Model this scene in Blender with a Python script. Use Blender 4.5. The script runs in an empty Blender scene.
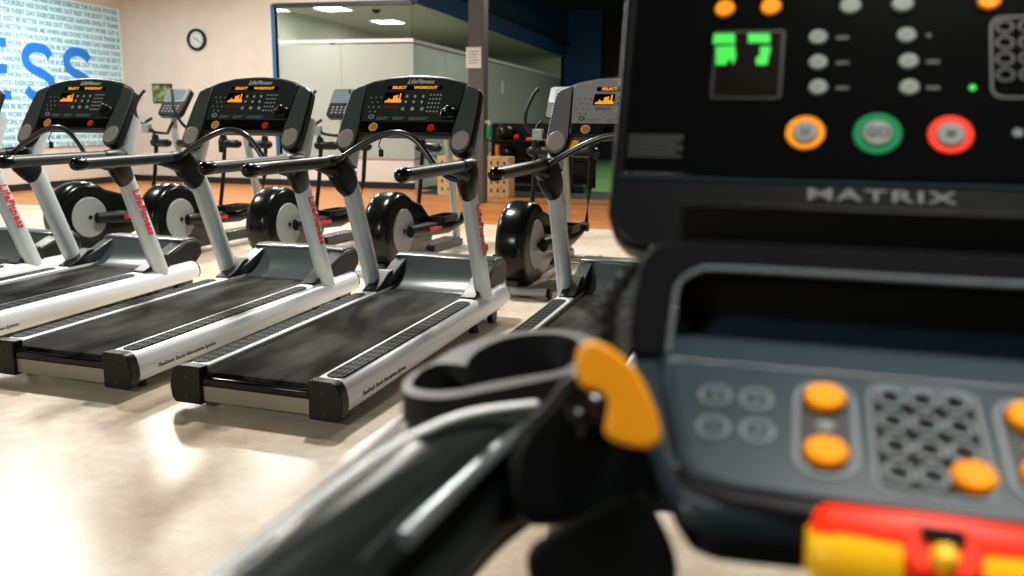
import bpy, bmesh, math, random
from mathutils import Vector, Matrix
random.seed(7)
SC = bpy.context.scene
COL = SC.collection
PI = math.pi

# ------------------------------------------------------------------ materials
def new_mat(name, color=(0.5, 0.5, 0.5), rough=0.5, metal=0.0, emit=None, estr=0.0, spec=None, coat=0.0):
    m = bpy.data.materials.new(name); m.use_nodes = True
    b = m.node_tree.nodes['Principled BSDF']
    b.inputs['Base Color'].default_value = (*color, 1)
    b.inputs['Roughness'].default_value = rough
    b.inputs['Metallic'].default_value = metal
    if spec is not None: b.inputs['Specular IOR Level'].default_value = spec
    if coat: b.inputs['Coat Weight'].default_value = coat; b.inputs['Coat Roughness'].default_value = 0.15
    if emit:
        b.inputs['Emission Color'].default_value = (*emit, 1); b.inputs['Emission Strength'].default_value = estr
    return m

def noisy(m, c1, c2, scale=5, detail=4, stretch=(1, 1, 1), rough=None, bump=0.0, bscale=None, lo=0.35, hi=0.65):
    nt = m.node_tree; N = nt.nodes; L = nt.links; b = N['Principled BSDF']
    tc = N.new('ShaderNodeTexCoord'); mp = N.new('ShaderNodeMapping'); mp.inputs['Scale'].default_value = stretch
    L.new(tc.outputs['Object'], mp.inputs['Vector'])
    nz = N.new('ShaderNodeTexNoise'); nz.inputs['Scale'].default_value = scale; nz.inputs['Detail'].default_value = detail
    L.new(mp.outputs['Vector'], nz.inputs['Vector'])
    cr = N.new('ShaderNodeValToRGB'); cr.color_ramp.elements[0].position = lo; cr.color_ramp.elements[1].position = hi
    cr.color_ramp.elements[0].color = (*c1, 1); cr.color_ramp.elements[1].color = (*c2, 1)
    L.new(nz.outputs['Fac'], cr.inputs['Fac']); L.new(cr.outputs['Color'], b.inputs['Base Color'])
    if rough:
        mr = N.new('ShaderNodeMapRange'); mr.inputs['To Min'].default_value = rough[0]; mr.inputs['To Max'].default_value = rough[1]
        L.new(nz.outputs['Fac'], mr.inputs['Value']); L.new(mr.outputs['Result'], b.inputs['Roughness'])
    if bump:
        n2 = N.new('ShaderNodeTexNoise'); n2.inputs['Scale'].default_value = bscale or scale * 4; n2.inputs['Detail'].default_value = 3
        L.new(mp.outputs['Vector'], n2.inputs['Vector'])
        bp = N.new('ShaderNodeBump'); bp.inputs['Strength'].default_value = bump; bp.inputs['Distance'].default_value = 0.01
        L.new(n2.outputs['Fac'], bp.inputs['Height']); L.new(bp.outputs['Normal'], b.inputs['Normal'])
    return m

def tread_mat():
    m = new_mat('tread rubber', (0.02, 0.022, 0.022), 0.6, spec=0.2)
    nt = m.node_tree; N = nt.nodes; L = nt.links; b = N['Principled BSDF']
    tc = N.new('ShaderNodeTexCoord'); mp = N.new('ShaderNodeMapping')
    mp.inputs['Rotation'].default_value = (0, 0, PI / 4); mp.inputs['Scale'].default_value = (52, 20, 0); mp.inputs['Location'].default_value = (0, 0, 0.5)
    ck = N.new('ShaderNodeTexChecker'); ck.inputs['Scale'].default_value = 1.0
    ck.inputs['Color1'].default_value = (0.075, 0.088, 0.088, 1); ck.inputs['Color2'].default_value = (0.006, 0.008, 0.008, 1)
    L.new(tc.outputs['Object'], mp.inputs['Vector']); L.new(mp.outputs['Vector'], ck.inputs['Vector'])
    L.new(ck.outputs['Color'], b.inputs['Base Color'])
    bp = N.new('ShaderNodeBump'); bp.inputs['Distance'].default_value = 0.004; bp.inputs['Strength'].default_value = 0.8
    L.new(ck.outputs['Fac'], bp.inputs['Height']); L.new(bp.outputs['Normal'], b.inputs['Normal'])
    return m

M = {}
M['black'] = new_mat('black plastic', (0.0045, 0.0055, 0.0055), 0.4, spec=0.3)
M['black_soft'] = new_mat('soft black rubber', (0.008, 0.010, 0.010), 0.55, spec=0.35)
M['gloss'] = new_mat('glossy black plastic', (0.003, 0.004, 0.004), 0.2, spec=0.3)
M['slate'] = noisy(new_mat('slate grey plastic', (0.02, 0.028, 0.027), 0.42), (0.070, 0.095, 0.092), (0.085, 0.112, 0.108), 60)
for k_ in ('slate',): M[k_].node_tree.nodes['Principled BSDF'].inputs['Specular IOR Level'].default_value = 0.3
M['slate_panel'] = new_mat('dark display panel', (0.026, 0.042, 0.043), 0.5, spec=0.3)
M['hood'] = new_mat('charcoal hood plastic', (0.028, 0.040, 0.041), 0.28)
M['scoop'] = new_mat('grey scoop plastic', (0.085, 0.105, 0.108), 0.22, 0.4)
M['silver'] = noisy(new_mat('silver paint', (0.5, 0.53, 0.54), 0.36, 0.35), (0.47, 0.50, 0.51), (0.54, 0.57, 0.58), 30)
M['rail'] = new_mat('silver rail paint', (0.78, 0.83, 0.86), 0.34, 0.12)
M['mast'] = new_mat('silver mast paint', (0.55, 0.62, 0.64), 0.36, 0.2)
M['belt'] = noisy(new_mat('running belt', (0.02, 0.02, 0.02), 0.4), (0.004, 0.0045, 0.0045), (0.075, 0.075, 0.068), 3.0, 6, (1.8, 0.6, 1), lo=0.42, hi=0.72, rough=(0.38, 0.62), bump=0.15, bscale=60)
for n_, v_ in (('IOR', 1.06),): M['belt'].node_tree.nodes['Principled BSDF'].inputs[n_].default_value = v_
M['tread'] = tread_mat(); M['tread'].node_tree.nodes['Principled BSDF'].inputs['IOR'].default_value = 1.2
M['plate'] = new_mat('bare metal plate', (0.30, 0.28, 0.22), 0.4, 0.5)
M['grip'] = new_mat('grey green foam grip', (0.034, 0.043, 0.041), 0.42, spec=0.35)
M['tube'] = new_mat('gunmetal tube', (0.05, 0.062, 0.062), 0.26, 0.5)
M['speaker'] = noisy(new_mat('bronze grey mesh', (0.2, 0.19, 0.165), 0.45, 0.2), (0.42, 0.40, 0.36), (0.62, 0.59, 0.53), 250)
M['red_text'] = new_mat('red lettering', (0.75, 0.03, 0.03), 0.4)
M['white_text'] = new_mat('white lettering', (0.8, 0.82, 0.82), 0.4)
M['dark_text'] = new_mat('dark lettering', (0.02, 0.02, 0.025), 0.5)
M['grey_text'] = new_mat('grey lettering', (0.26, 0.28, 0.28), 0.5)
M['amber'] = new_mat('amber display light', (0.5, 0.2, 0.02), 0.5, emit=(1, 0.38, 0.03), estr=1.3)
M['green_led'] = new_mat('green display light', (0.0, 0.3, 0.02), 0.5, emit=(0.0, 1.0, 0.02), estr=0.75)
M['lcd'] = new_mat('display glass', (0.004, 0.003, 0.002), 0.2, spec=0.2)
M['orange_key'] = new_mat('orange button', (0.95, 0.31, 0.002), 0.5, spec=0.12)
M['orange'] = new_mat('orange plastic', (1.0, 0.40, 0.008), 0.38)
M['red'] = new_mat('red plastic', (0.95, 0.03, 0.003), 0.42, spec=0.2)
M['yellow'] = new_mat('yellow plastic', (0.95, 0.52, 0.008), 0.4, spec=0.25)
M['green_key'] = new_mat('green button', (0.0, 0.20, 0.06), 0.5, spec=0.1)
M['key_grey'] = new_mat('grey button', (0.22, 0.25, 0.23), 0.5, spec=0.15)
M['key_white'] = new_mat('white key', (0.7, 0.75, 0.74), 0.45)
M['key_green'] = new_mat('pale green key', (0.35, 0.62, 0.45), 0.45)
M['key_yellow'] = new_mat('pale yellow key', (0.8, 0.7, 0.3), 0.45)
M['key_blue'] = new_mat('pale blue key', (0.45, 0.62, 0.8), 0.45)
M['blue_text'] = new_mat('blue lettering', (0.0, 0.17, 0.66), 0.5)
M['pale_blue_text'] = new_mat('faded blue lettering', (0.13, 0.36, 0.45), 0.6)
M['teal_text'] = new_mat('faded teal lettering', (0.10, 0.34, 0.44), 0.6)
M['banner'] = new_mat('pale blue banner', (0.62, 0.87, 0.93), 0.6)
M['grey_console'] = new_mat('mid grey plastic', (0.20, 0.215, 0.22), 0.42)
M['grey_panel'] = new_mat('light grey display panel', (0.42, 0.44, 0.45), 0.45)
M['mpanel'] = new_mat('slate control panel', (0.017, 0.033, 0.043), 0.30, spec=0.35)
M['mrim'] = new_mat('slate grey rim plastic', (0.011, 0.021, 0.027), 0.28, spec=0.35)
M['mring'] = new_mat('grey printed ring', (0.11, 0.14, 0.155), 0.45)
M['face'] = new_mat('black display glass', (0.002, 0.0025, 0.0025), 0.12, spec=0.25)
M['case'] = new_mat('black case plastic', (0.0035, 0.0045, 0.005), 0.42, spec=0.12)
M['logo'] = new_mat('dim silver lettering', (0.13, 0.14, 0.14), 0.4)
M['pale_highlight'] = new_mat('pale highlight strip', (0.80, 0.84, 0.84), 0.35, 0.1)  # pale colour for the painted highlight on the near arm
M['mlight'] = new_mat('dim grey print', (0.02, 0.023, 0.023), 0.5)
M['mgloss'] = new_mat('satin grey black shell', (0.014, 0.019, 0.018), 0.2)
M['steel'] = new_mat('brushed steel insert', (0.35, 0.40, 0.42), 0.3, 0.8)
M['wood_box'] = noisy(new_mat('birch plywood', (0.7, 0.5, 0.28), 0.5), (0.62, 0.42, 0.2), (0.78, 0.57, 0.32), 6, 4, (1, 1, 6))
M['pillar'] = new_mat('grey painted steel column', (0.105, 0.105, 0.10), 0.5)
M['paper'] = new_mat('white paper', (0.8, 0.8, 0.82), 0.6)
M['blue_frame'] = new_mat('blue frame paint', (0.02, 0.12, 0.30), 0.5)
M['dark_frame'] = new_mat('dark frame paint', (0.02, 0.035, 0.04), 0.5)
M['navy'] = new_mat('dark blue wall paint', (0.004, 0.05, 0.16), 0.7)
M['navy_dark'] = new_mat('blackish blue trim paint', (0.003, 0.009, 0.02), 0.7)
M['brown_wall'] = new_mat('dark brown wall paint', (0.022, 0.015, 0.008), 0.9)
M['wall'] = noisy(new_mat('beige wall paint', (0.62, 0.54, 0.44), 0.75), (0.66, 0.595, 0.51), (0.70, 0.64, 0.55), 3)
M['white_wall'] = new_mat('white wall paint', (0.82, 0.79, 0.75), 0.7)
M['in_wall'] = new_mat('pale green grey wall paint', (0.62, 0.65, 0.55), 0.8)
M['baseboard'] = new_mat('black baseboard vinyl', (0.008, 0.008, 0.01), 0.5)
M['ceiling'] = new_mat('dark ceiling paint', (0.02, 0.022, 0.018), 0.9)
M['in_ceiling'] = new_mat('office ceiling tile', (0.55, 0.56, 0.5), 0.9)
M['turf'] = noisy(new_mat('green turf', (0.1, 0.25, 0.07), 0.9), (0.08, 0.22, 0.06), (0.15, 0.32, 0.10), 60, 3)
M['rubber_floor'] = new_mat('black rubber flooring', (0.012, 0.014, 0.014), 0.7)
M['lamp'] = new_mat('lit diffuser', (0.9, 0.9, 0.9), 0.5, emit=(1, 0.97, 0.9), estr=45)
M['ball'] = new_mat('dark rubber ball', (0.018, 0.016, 0.013), 0.25)
M['bright_green'] = new_mat('green plastic', (0.01, 0.30, 0.10), 0.4)
M['trainer_trim'] = new_mat('dark silver trim', (0.16, 0.18, 0.19), 0.4, 0.3)
M['disc'] = new_mat('light grey disc', (0.27, 0.30, 0.30), 0.4, 0.2)
M['lcd_lit'] = new_mat('pale lit display', (0.10, 0.14, 0.16), 0.3, emit=(0.55, 0.72, 0.8), estr=0.12)
M['clock_face'] = new_mat('clock face', (0.62, 0.66, 0.62), 0.5)

def floor_mat():
    m = new_mat('polished concrete', (0.6, 0.48, 0.34), 0.3)
    nt = m.node_tree; N = nt.nodes; L = nt.links; b = N['Principled BSDF']
    tc = N.new('ShaderNodeTexCoord')
    n1 = N.new('ShaderNodeTexNoise'); n1.inputs['Scale'].default_value = 0.9; n1.inputs['Detail'].default_value = 8; n1.inputs['Roughness'].default_value = 0.62
    n2 = N.new('ShaderNodeTexNoise'); n2.inputs['Scale'].default_value = 14; n2.inputs['Detail'].default_value = 6; n2.inputs['Roughness'].default_value = 0.7
    for n in (n1, n2): L.new(tc.outputs['Object'], n.inputs['Vector'])
    cr = N.new('ShaderNodeValToRGB'); e = cr.color_ramp.elements
    e[0].position = 0.33; e[0].color = (0.56, 0.41, 0.26, 1); e[1].position = 0.66; e[1].color = (0.80, 0.73, 0.63, 1)
    x = e.new(0.5); x.color = (0.74, 0.63, 0.49, 1)
    L.new(n1.outputs['Fac'], cr.inputs['Fac'])
    mx = N.new('ShaderNodeMixRGB'); mx.blend_type = 'MULTIPLY'; mx.inputs['Fac'].default_value = 0.5
    c2 = N.new('ShaderNodeValToRGB'); c2.color_ramp.elements[0].position = 0.35; c2.color_ramp.elements[0].color = (0.72, 0.68, 0.62, 1)
    c2.color_ramp.elements[1].position = 0.6; c2.color_ramp.elements[1].color = (1, 1, 1, 1)
    L.new(n2.outputs['Fac'], c2.inputs['Fac']); L.new(cr.outputs['Color'], mx.inputs['Color1']); L.new(c2.outputs['Color'], mx.inputs['Color2'])
    L.new(mx.outputs['Color'], b.inputs['Base Color'])
    mr = N.new('ShaderNodeMapRange'); mr.inputs['To Min'].default_value = 0.22; mr.inputs['To Max'].default_value = 0.42
    L.new(n2.outputs['Fac'], mr.inputs['Value']); L.new(mr.outputs['Result'], b.inputs['Roughness'])
    return m
M['floor'] = floor_mat()

def plank_mat():
    m = new_mat('orange wood planks', (0.5, 0.2, 0.06), 0.35)
    nt = m.node_tree; N = nt.nodes; L = nt.links; b = N['Principled BSDF']
    tc = N.new('ShaderNodeTexCoord'); br = N.new('ShaderNodeTexBrick')
    br.inputs['Scale'].default_value = 1; br.inputs['Brick Width'].default_value = 1.2; br.inputs['Row Height'].default_value = 0.14; br.inputs['Mortar Size'].default_value = 0.004
    br.inputs['Color1'].default_value = (0.62, 0.23, 0.05, 1); br.inputs['Color2'].default_value = (0.46, 0.15, 0.03, 1); br.inputs['Mortar'].default_value = (0.12, 0.04, 0.015, 1)
    L.new(tc.outputs['Object'], br.inputs['Vector']); L.new(br.outputs['Color'], b.inputs['Base Color'])
    return m
M['planks'] = plank_mat()

def glass_mat(name, tint=(0.93, 0.97, 0.94)):
    m = bpy.data.materials.new(name); m.use_nodes = True
    nt = m.node_tree; N = nt.nodes; L = nt.links; N.clear()
    o = N.new('ShaderNodeOutputMaterial'); mix = N.new('ShaderNodeMixShader'); t = N.new('ShaderNodeBsdfTransparent'); g = N.new('ShaderNodeBsdfGlossy')
    t.inputs['Color'].default_value = (*tint, 1); g.inputs['Roughness'].default_value = 0.02
    mix.inputs['Fac'].default_value = 0.025; L.new(t.outputs[0], mix.inputs[1]); L.new(g.outputs[0], mix.inputs[2]); L.new(mix.outputs[0], o.inputs['Surface'])
    return m
M['glass'] = glass_mat('clear glass')
def frost_mat():
    m = bpy.data.materials.new('frosted film'); m.use_nodes = True
    nt = m.node_tree; N = nt.nodes; L = nt.links; N.clear()
    o = N.new('ShaderNodeOutputMaterial'); mix = N.new('ShaderNodeMixShader'); mix.inputs['Fac'].default_value = 0.5
    t = N.new('ShaderNodeBsdfTranslucent'); d = N.new('ShaderNodeBsdfPrincipled')
    t.inputs['Color'].default_value = (0.74, 0.80, 0.76, 1); d.inputs['Base Color'].default_value = (0.66, 0.72, 0.67, 1); d.inputs['Roughness'].default_value = 0.25
    L.new(t.outputs[0], mix.inputs[1]); L.new(d.outputs[0], mix.inputs[2]); L.new(mix.outputs[0], o.inputs['Surface'])
    return m
M['frost'] = frost_mat()

# ------------------------------------------------------------------ geometry helpers
def tag(o, label=None, cat=None, group=None, kind=None):
    if label: o['label'] = label
    if cat: o['category'] = cat
    if group: o['group'] = group
    if kind: o['kind'] = kind
    return o

def empty(name, loc, rz=0, label=None, cat=None, group=None):
    o = bpy.data.objects.new(name, None); COL.objects.link(o)
    o.location = loc; o.rotation_euler = (0, 0, rz); o.empty_display_size = 0.1
    return tag(o, label, cat, group)

def link(name, bm, mat, parent=None, bevel=0, seg=2, smooth=True, subsurf=0):
    me = bpy.data.meshes.new(name)
    bmesh.ops.recalc_face_normals(bm, faces=bm.faces)
    bm.to_mesh(me); bm.free()
    o = bpy.data.objects.new(name, me); COL.objects.link(o)
    me.materials.append(M[mat] if isinstance(mat, str) else mat)
    if parent: o.parent = parent
    if smooth:
        for p in me.polygons: p.use_smooth = True
        try: me.set_sharp_from_angle(angle=math.radians(38))
        except Exception: pass
    if bevel:
        md = o.modifiers.new('bevel', 'BEVEL'); md.width = bevel; md.segments = seg; md.limit_method = 'ANGLE'; md.angle_limit = math.radians(35)
    if subsurf:
        md = o.modifiers.new('sub', 'SUBSURF'); md.levels = subsurf; md.render_levels = subsurf
    return o

def box(bm, x0, x1, y0, y1, z0, z1, mtx=None):
    vs = [bm.verts.new((x, y, z)) for z in (z0, z1) for y in (y0, y1) for x in (x0, x1)]
    for f in ((0, 1, 3, 2), (4, 6, 7, 5), (0, 4, 5, 1), (2, 3, 7, 6), (0, 2, 6, 4), (1, 5, 7, 3)):
        bm.faces.new([vs[i] for i in f])
    if mtx is not None: bmesh.ops.transform(bm, matrix=mtx, verts=vs)
    return vs

def bx(*a, **k):
    bm = bmesh.new(); box(bm, *a, **k); return bm

def catmull(pts, n=6):
    pts = [Vector(p) for p in pts]; P = [pts[0] * 2 - pts[1]] + pts + [pts[-1] * 2 - pts[-2]]; out = []
    for i in range(1, len(P) - 2):
        for k in range(n):
            t = k / n; a, b, c, d = P[i - 1:i + 3]
            out.append(0.5 * ((2 * b) + (c - a) * t + (2 * a - 5 * b + 4 * c - d) * t * t + (3 * b - a - 3 * c + d) * t ** 3))
    out.append(pts[-1]); return out

def loft(bm, rings, cap=True, closed=True):
    V = [[bm.verts.new(p) for p in r] for r in rings]; n = len(V[0])
    for a, b in zip(V, V[1:]):
        for i in range(n if closed else n - 1):
            bm.faces.new((a[i], a[(i + 1) % n], b[(i + 1) % n], b[i]))
    if cap and closed:
        bm.faces.new(list(reversed(V[0]))); bm.faces.new(V[-1])
    return V

def tube(bm, pts, r, seg=14, sx=1.0, sy=1.0, up=Vector((0, 0, 1)), cap=True, roundcap=False):
    pts = [Vector(p) for p in pts]; n = len(pts)
    R = r if isinstance(r, (list, tuple)) else [r] * n
    if len(R) != n:
        R0 = R; R = [R0[0] + (R0[-1] - R0[0]) * i / (n - 1) for i in range(n)]
    rings = []
    for i, p in enumerate(pts):
        t = (pts[min(i + 1, n - 1)] - pts[max(i - 1, 0)]).normalized()
        u = up
        if abs(t.dot(u)) > 0.97: u = Vector((0, 1, 0))
        s = t.cross(u).normalized(); w = s.cross(t)
        rings.append([p + s * (math.cos(a) * R[i] * sx) + w * (math.sin(a) * R[i] * sy) for a in (2 * PI * k / seg for k in range(seg))])
    if roundcap:
        def capr(ring, c, d, rr):
            return [[c + (q - c) * math.cos(a) + d * (rr * math.sin(a)) for q in ring] for a in (0.5, 0.95, 1.3)]
        t0 = (pts[0] - pts[1]).normalized(); t1 = (pts[-1] - pts[-2]).normalized()
        rings = list(reversed(capr(rings[0], pts[0], t0, R[0]))) + rings + capr(rings[-1], pts[-1], t1, R[-1])
    loft(bm, rings, cap)

def tb(pts, r, smooth=0, **k):
    bm = bmesh.new(); tube(bm, catmull(pts, smooth) if smooth else pts, r, **k); return bm

def prism(bm, poly, fmap, d0, d1):
    """poly: 2-D outline, fmap(a, b, h) -> 3-D point"""
    A = [bm.verts.new(fmap(a, b, d0)) for a, b in poly]; B = [bm.verts.new(fmap(a, b, d1)) for a, b in poly]
    n = len(poly)
    bm.faces.new(A); bm.faces.new(list(reversed(B)))
    for i in range(n): bm.faces.new((A[i], B[i], B[(i + 1) % n], A[(i + 1) % n]))

def pr(poly, fmap, d0, d1):
    bm = bmesh.new(); prism(bm, poly, fmap, d0, d1); return bm

def ell(ca, cb, ra, rb, n=24, rot=0, a0=0, a1=2 * PI):
    return [(ca + ra * math.cos(t) * math.cos(rot) - rb * math.sin(t) * math.sin(rot), cb + ra * math.cos(t) * math.sin(rot) + rb * math.sin(t) * math.cos(rot))
            for t in (a0 + (a1 - a0) * k / n for k in range(n if a1 - a0 >= 6.28 else n + 1))]

def rrect(a0, a1, b0, b1, r, n=5):
    o = []
    for cx, cy, s in ((a1 - r, b1 - r, 0), (a0 + r, b1 - r, 1), (a0 + r, b0 + r, 2), (a1 - r, b0 + r, 3)):
        for k in range(n + 1):
            t = s * PI / 2 + k * PI / 2 / n; o.append((cx + r * math.cos(t), cy + r * math.sin(t)))
    return o

def ringm(bm, outer, inner, fmap, d0, d1):
    n = len(outer); L = []
    for poly, d in ((outer, d0), (outer, d1), (inner, d1), (inner, d0)):
        L.append([bm.verts.new(fmap(a, b, d)) for a, b in poly])
    for j in range(4):
        A, B = L[j], L[(j + 1) % 4]
        for i in range(n): bm.faces.new((A[i], A[(i + 1) % n], B[(i + 1) % n], B[i]))

def text_bm(body, size, depth, mtx, sx=1.0, align='CENTER', shear=0.0, spacing=1.0, line=1.0, bold=0.0):
    cu = bpy.data.curves.new('t', 'FONT'); cu.body = body; cu.size = size; cu.extrude = depth; cu.align_x = align
    cu.align_y = 'CENTER' if '\n' not in body else 'TOP'; cu.shear = shear; cu.space_character = spacing; cu.space_line = line; cu.resolution_u = 2; cu.offset = bold
    ob = bpy.data.objects.new('t', cu); COL.objects.link(ob)
    dg = bpy.context.evaluated_depsgraph_get(); me = bpy.data.meshes.new_from_object(ob.evaluated_get(dg))
    bm = bmesh.new(); bm.from_mesh(me)
    bmesh.ops.transform(bm, matrix=mtx @ Matrix.Diagonal((sx, 1, 1, 1)), verts=bm.verts)
    bpy.data.objects.remove(ob); bpy.data.curves.remove(cu); bpy.data.meshes.remove(me)
    return bm

def basis(origin, ex, ey):
    ex = Vector(ex).normalized(); ey = Vector(ey).normalized(); ez = ex.cross(ey)
    m = Matrix.Identity(4)
    for i in range(3): m[i][0], m[i][1], m[i][2], m[i][3] = ex[i], ey[i], ez[i], origin[i]
    return m

def copy_tree(o, parent=None):
    c = o.copy(); COL.objects.link(c)
    if parent: c.parent = parent
    for ch in [x for x in bpy.data.objects if x.parent == o]: copy_tree(ch, c)
    return c

# ------------------------------------------------------------------ camera
FOC, PITCH, ROLL, CAMH, CAMAZ = 859.26, -0.192174, -0.010143, 1.3711, -0.26
def rotz(v, az):
    return Vector((v[0] * math.cos(az) + v[1] * math.sin(az), -v[0] * math.sin(az) + v[1] * math.cos(az), v[2]))
cp, sp, cr_, sr_ = math.cos(PITCH), math.sin(PITCH), math.cos(ROLL), math.sin(ROLL)
r0 = Vector((1, 0, 0)); u0 = Vector((0, -sp, cp))
CR = rotz(r0 * cr_ - u0 * sr_, CAMAZ); CU = rotz(r0 * sr_ + u0 * cr_, CAMAZ); CF = rotz(Vector((0, cp, sp)), CAMAZ)
CC = Vector((0, 0, CAMH))
cam = bpy.data.cameras.new('camera'); co = bpy.data.objects.new('camera', cam); COL.objects.link(co)
mw = Matrix.Identity(4)
for i in range(3): mw[i][0], mw[i][1], mw[i][2], mw[i][3] = CR[i], CU[i], -CF[i], CC[i]
co.matrix_world = mw
cam.sensor_width = 36; cam.lens = FOC / 1024 * 36; cam.clip_start = 0.02
cam.dof.use_dof = True; cam.dof.focus_distance = 4.3; cam.dof.aperture_fstop = 2.5
SC.camera = co
# measured points of the place: where the line of sight through a spot of the photograph meets a real plane
def sight(px, py, n, d):
    r = CF + CR * ((px - 512) / FOC) + CU * ((288 - py) / FOC); n = Vector(n)
    return CC + r * ((d - n.dot(CC)) / n.dot(r))
def at(px, py, depth):
    return CC + (CF + CR * ((px - 512) / FOC) + CU * ((288 - py) / FOC)) * depth

# ------------------------------------------------------------------ room
def struct(name, bm, mat, **k):
    o = link(name, bm, mat, smooth=False, **k); o['kind'] = 'structure'; return o
XL, YB, XG, YE, ZC = -12.95, 16.2, -6.36, 30.7, 5.2
struct('floor', bx(XL, 9, -5, 11.04, -0.1, 0), 'floor')
struct('trim_1', bx(XL, 9, 11.04, 15.2, -0.1, 0), 'planks')
struct('trim_2', bx(-6.0, 9, 15.2, 17.0, -0.1, 0), 'rubber_floor')
struct('trim_3', bx(-6.36, 9, 17.0, YE + 1.1, -0.1, 0.005), 'turf')
struct('trim_4', bx(XL, -6.0, 15.2, 16.3, -0.1, 0), 'planks')
struct('wall_left', bx(XL - 0.15, XL, -5, YB + 0.15, 0, ZC), 'wall')
struct('wall_back', bx(XL, -9.32, YB, YB + 0.15, 0, ZC), 'wall')
struct('wall_right', bx(9, 9.15, -5, YE + 1.1, 0, ZC), 'wall')
struct('wall_front', bx(XL, 9, -5.15, -5, 0, ZC), 'brown_wall')
struct('ceiling', bx(XL, 9.2, -5, YE + 1.1, ZC, ZC + 0.1), 'ceiling')
struct('baseboard_back', bx(XL, -9.32, YB - 0.02, YB, 0, 0.13), 'baseboard')
struct('baseboard_left', bx(XL, XL + 0.02, -5, YB, 0, 0.13), 'baseboard')
struct('baseboard_glass', bx(-9.32, XG + 0.02, YB - 0.02, YB, 0, 0.13), 'baseboard')
struct('wall_glass', bx(-9.32, XG, YB, YB + 0.15, 0, 0.60), 'white_wall')
struct('wall_glass_side', bx(XG - 0.15, XG, YB + 0.15, YE, 0, 0.60), 'white_wall')
struct('trim_5', bx(-9.32, XG + 0.03, YB - 0.03, YB + 0.15, 0.60, 0.64), 'silver')
struct('trim_6', bx(XG - 0.15, XG + 0.03, YB + 0.15, YE, 0.60, 0.64), 'silver')
# glass room
w1 = empty('window_1', (0, 0, 0)); w1['kind'] = 'structure'
link('glass_pane', bx(-9.29, -7.91, YB + 0.04, YB + 0.052, 2.86, 3.58), 'glass', w1, smooth=False)
link('glass_pane', bx(-7.90, XG, YB + 0.04, YB + 0.052, 2.86, 3.58), 'glass', w1, smooth=False)
link('frosted_pane', bx(-9.29, -7.91, YB + 0.04, YB + 0.052, 0.64, 2.83), 'frost', w1, smooth=False)
link('frosted_pane', bx(-7.90, XG, YB + 0.04, YB + 0.052, 0.64, 2.83), 'frost', w1, smooth=False)
link('white_stripe', bx(-9.29, XG, YB + 0.036, YB + 0.056, 2.86, 2.93), 'paper', w1, smooth=False)
link('window_frame', bx(-9.40, -9.32, YB - 0.02, YB + 0.1, 0.60, 3.62), 'blue_frame', w1, smooth=False)
link('window_frame', bx(-9.34, XG + 0.02, YB - 0.02, YB + 0.1, 3.56, 3.64), 'dark_frame', w1, smooth=False)
w2 = empty('window_2', (0, 0, 0)); w2['kind'] = 'structure'
ys = [YB + 0.06, 18.25, 20.3, 22.45, 24.6, 26.7, 28.8, YE - 0.3]
for a, b in zip(ys, ys[1:]):
    link('glass_pane', bx(XG - 0.05, XG - 0.038, a, b - 0.012, 2.86, 3.6), 'glass', w2, smooth=False)
    link('frosted_pane', bx(XG - 0.05, XG - 0.038, a, b - 0.012, 0.64, 2.83), 'frost', w2, smooth=False)
link('white_stripe', bx(XG - 0.054, XG - 0.034, YB + 0.06, YE - 0.3, 2.86, 2.93), 'paper', w2, smooth=False)
struct('wall_inner_left', bx(-9.66, -9.5, YB + 0.15, YE, 0, 3.6), 'in_wall')
struct('wall_inner_back', bx(-9.66, XG, YE, YE + 0.15, 0, 3.7), 'in_wall')
struct('floor_inner', bx(-9.66, XG - 0.15, YB + 0.15, YE, -0.1, 0), 'floor')
struct('ceiling_inner', bx(-9.66, XG, YB + 0.1, YE, 3.6, 3.68), 'in_ceiling')
struct('wall_over_glass', bx(-9.32, XG - 0.02, YB, YB + 0.15, 3.64, ZC), 'wall')
# blue bulkhead over the side glass, blue end wall, dark far wall
struct('wall_bulkhead', bx(XG - 0.02, XG + 0.12, YB - 0.02, YE, 3.6, ZC), 'navy')
struct('trim_7', bx(XG + 0.12, XG + 0.20, YB, YE, 3.98, 4.14), 'navy_dark')
struct('wall_blue_end', bx(XG - 0.1, -5.05, YE, YE + 0.3, 0, ZC), 'navy')
struct('wall_far', bx(-6.0, 9.2, YE + 0.8, YE + 1.0, 2.6, ZC), 'brown_wall')
struct('wall_far_lower', bx(-6.0, 9.2, YE + 0.75, YE + 0.95, 0, 2.6), 'navy_dark')
for i, (lx, ly) in enumerate(((-8.3, 16.75), (-8.11, 19.15))):
    t = empty('ceiling_light', (lx, ly, 3.6), 0, ('lit ceiling panel nearer the front glass, left of the two in the glass room', 'lit ceiling panel deeper inside the glass room, right of the two')[i], 'ceiling light', 'ceiling panels in the glass room')
    bm = bmesh.new(); ringm(bm, rrect(-0.33, 0.33, -0.33, 0.33, 0.01), rrect(-0.30, 0.30, -0.30, 0.30, 0.005), lambda a, b, h: (a, b, h), -0.03, 0.0)
    link('frame', bm, 'paper', t, smooth=False)
    link('diffuser', bx(-0.30, 0.30, -0.30, 0.30, -0.022, -0.012), 'lamp', t, smooth=False)
t = empty('ceiling_sensor', (-7.55, 17.2, 3.6), 0, 'small dark round sensor on the glass room ceiling', 'sensor')
bm = bmesh.new(); prism(bm, ell(0, 0, 0.09, 0.09), lambda a, b, h: (a, b, h), -0.04, 0.0); link('base', bm, 'black', t)
bm = bmesh.new(); prism(bm, ell(0, 0, 0.05, 0.05), lambda a, b, h: (a, b, h), -0.07, -0.04); link('dome', bm, 'black', t)
t = empty('wall_camera', (-9.5, 18.9, 3.05), 0, 'small black camera on the pale wall inside the glass room', 'camera')
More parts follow.
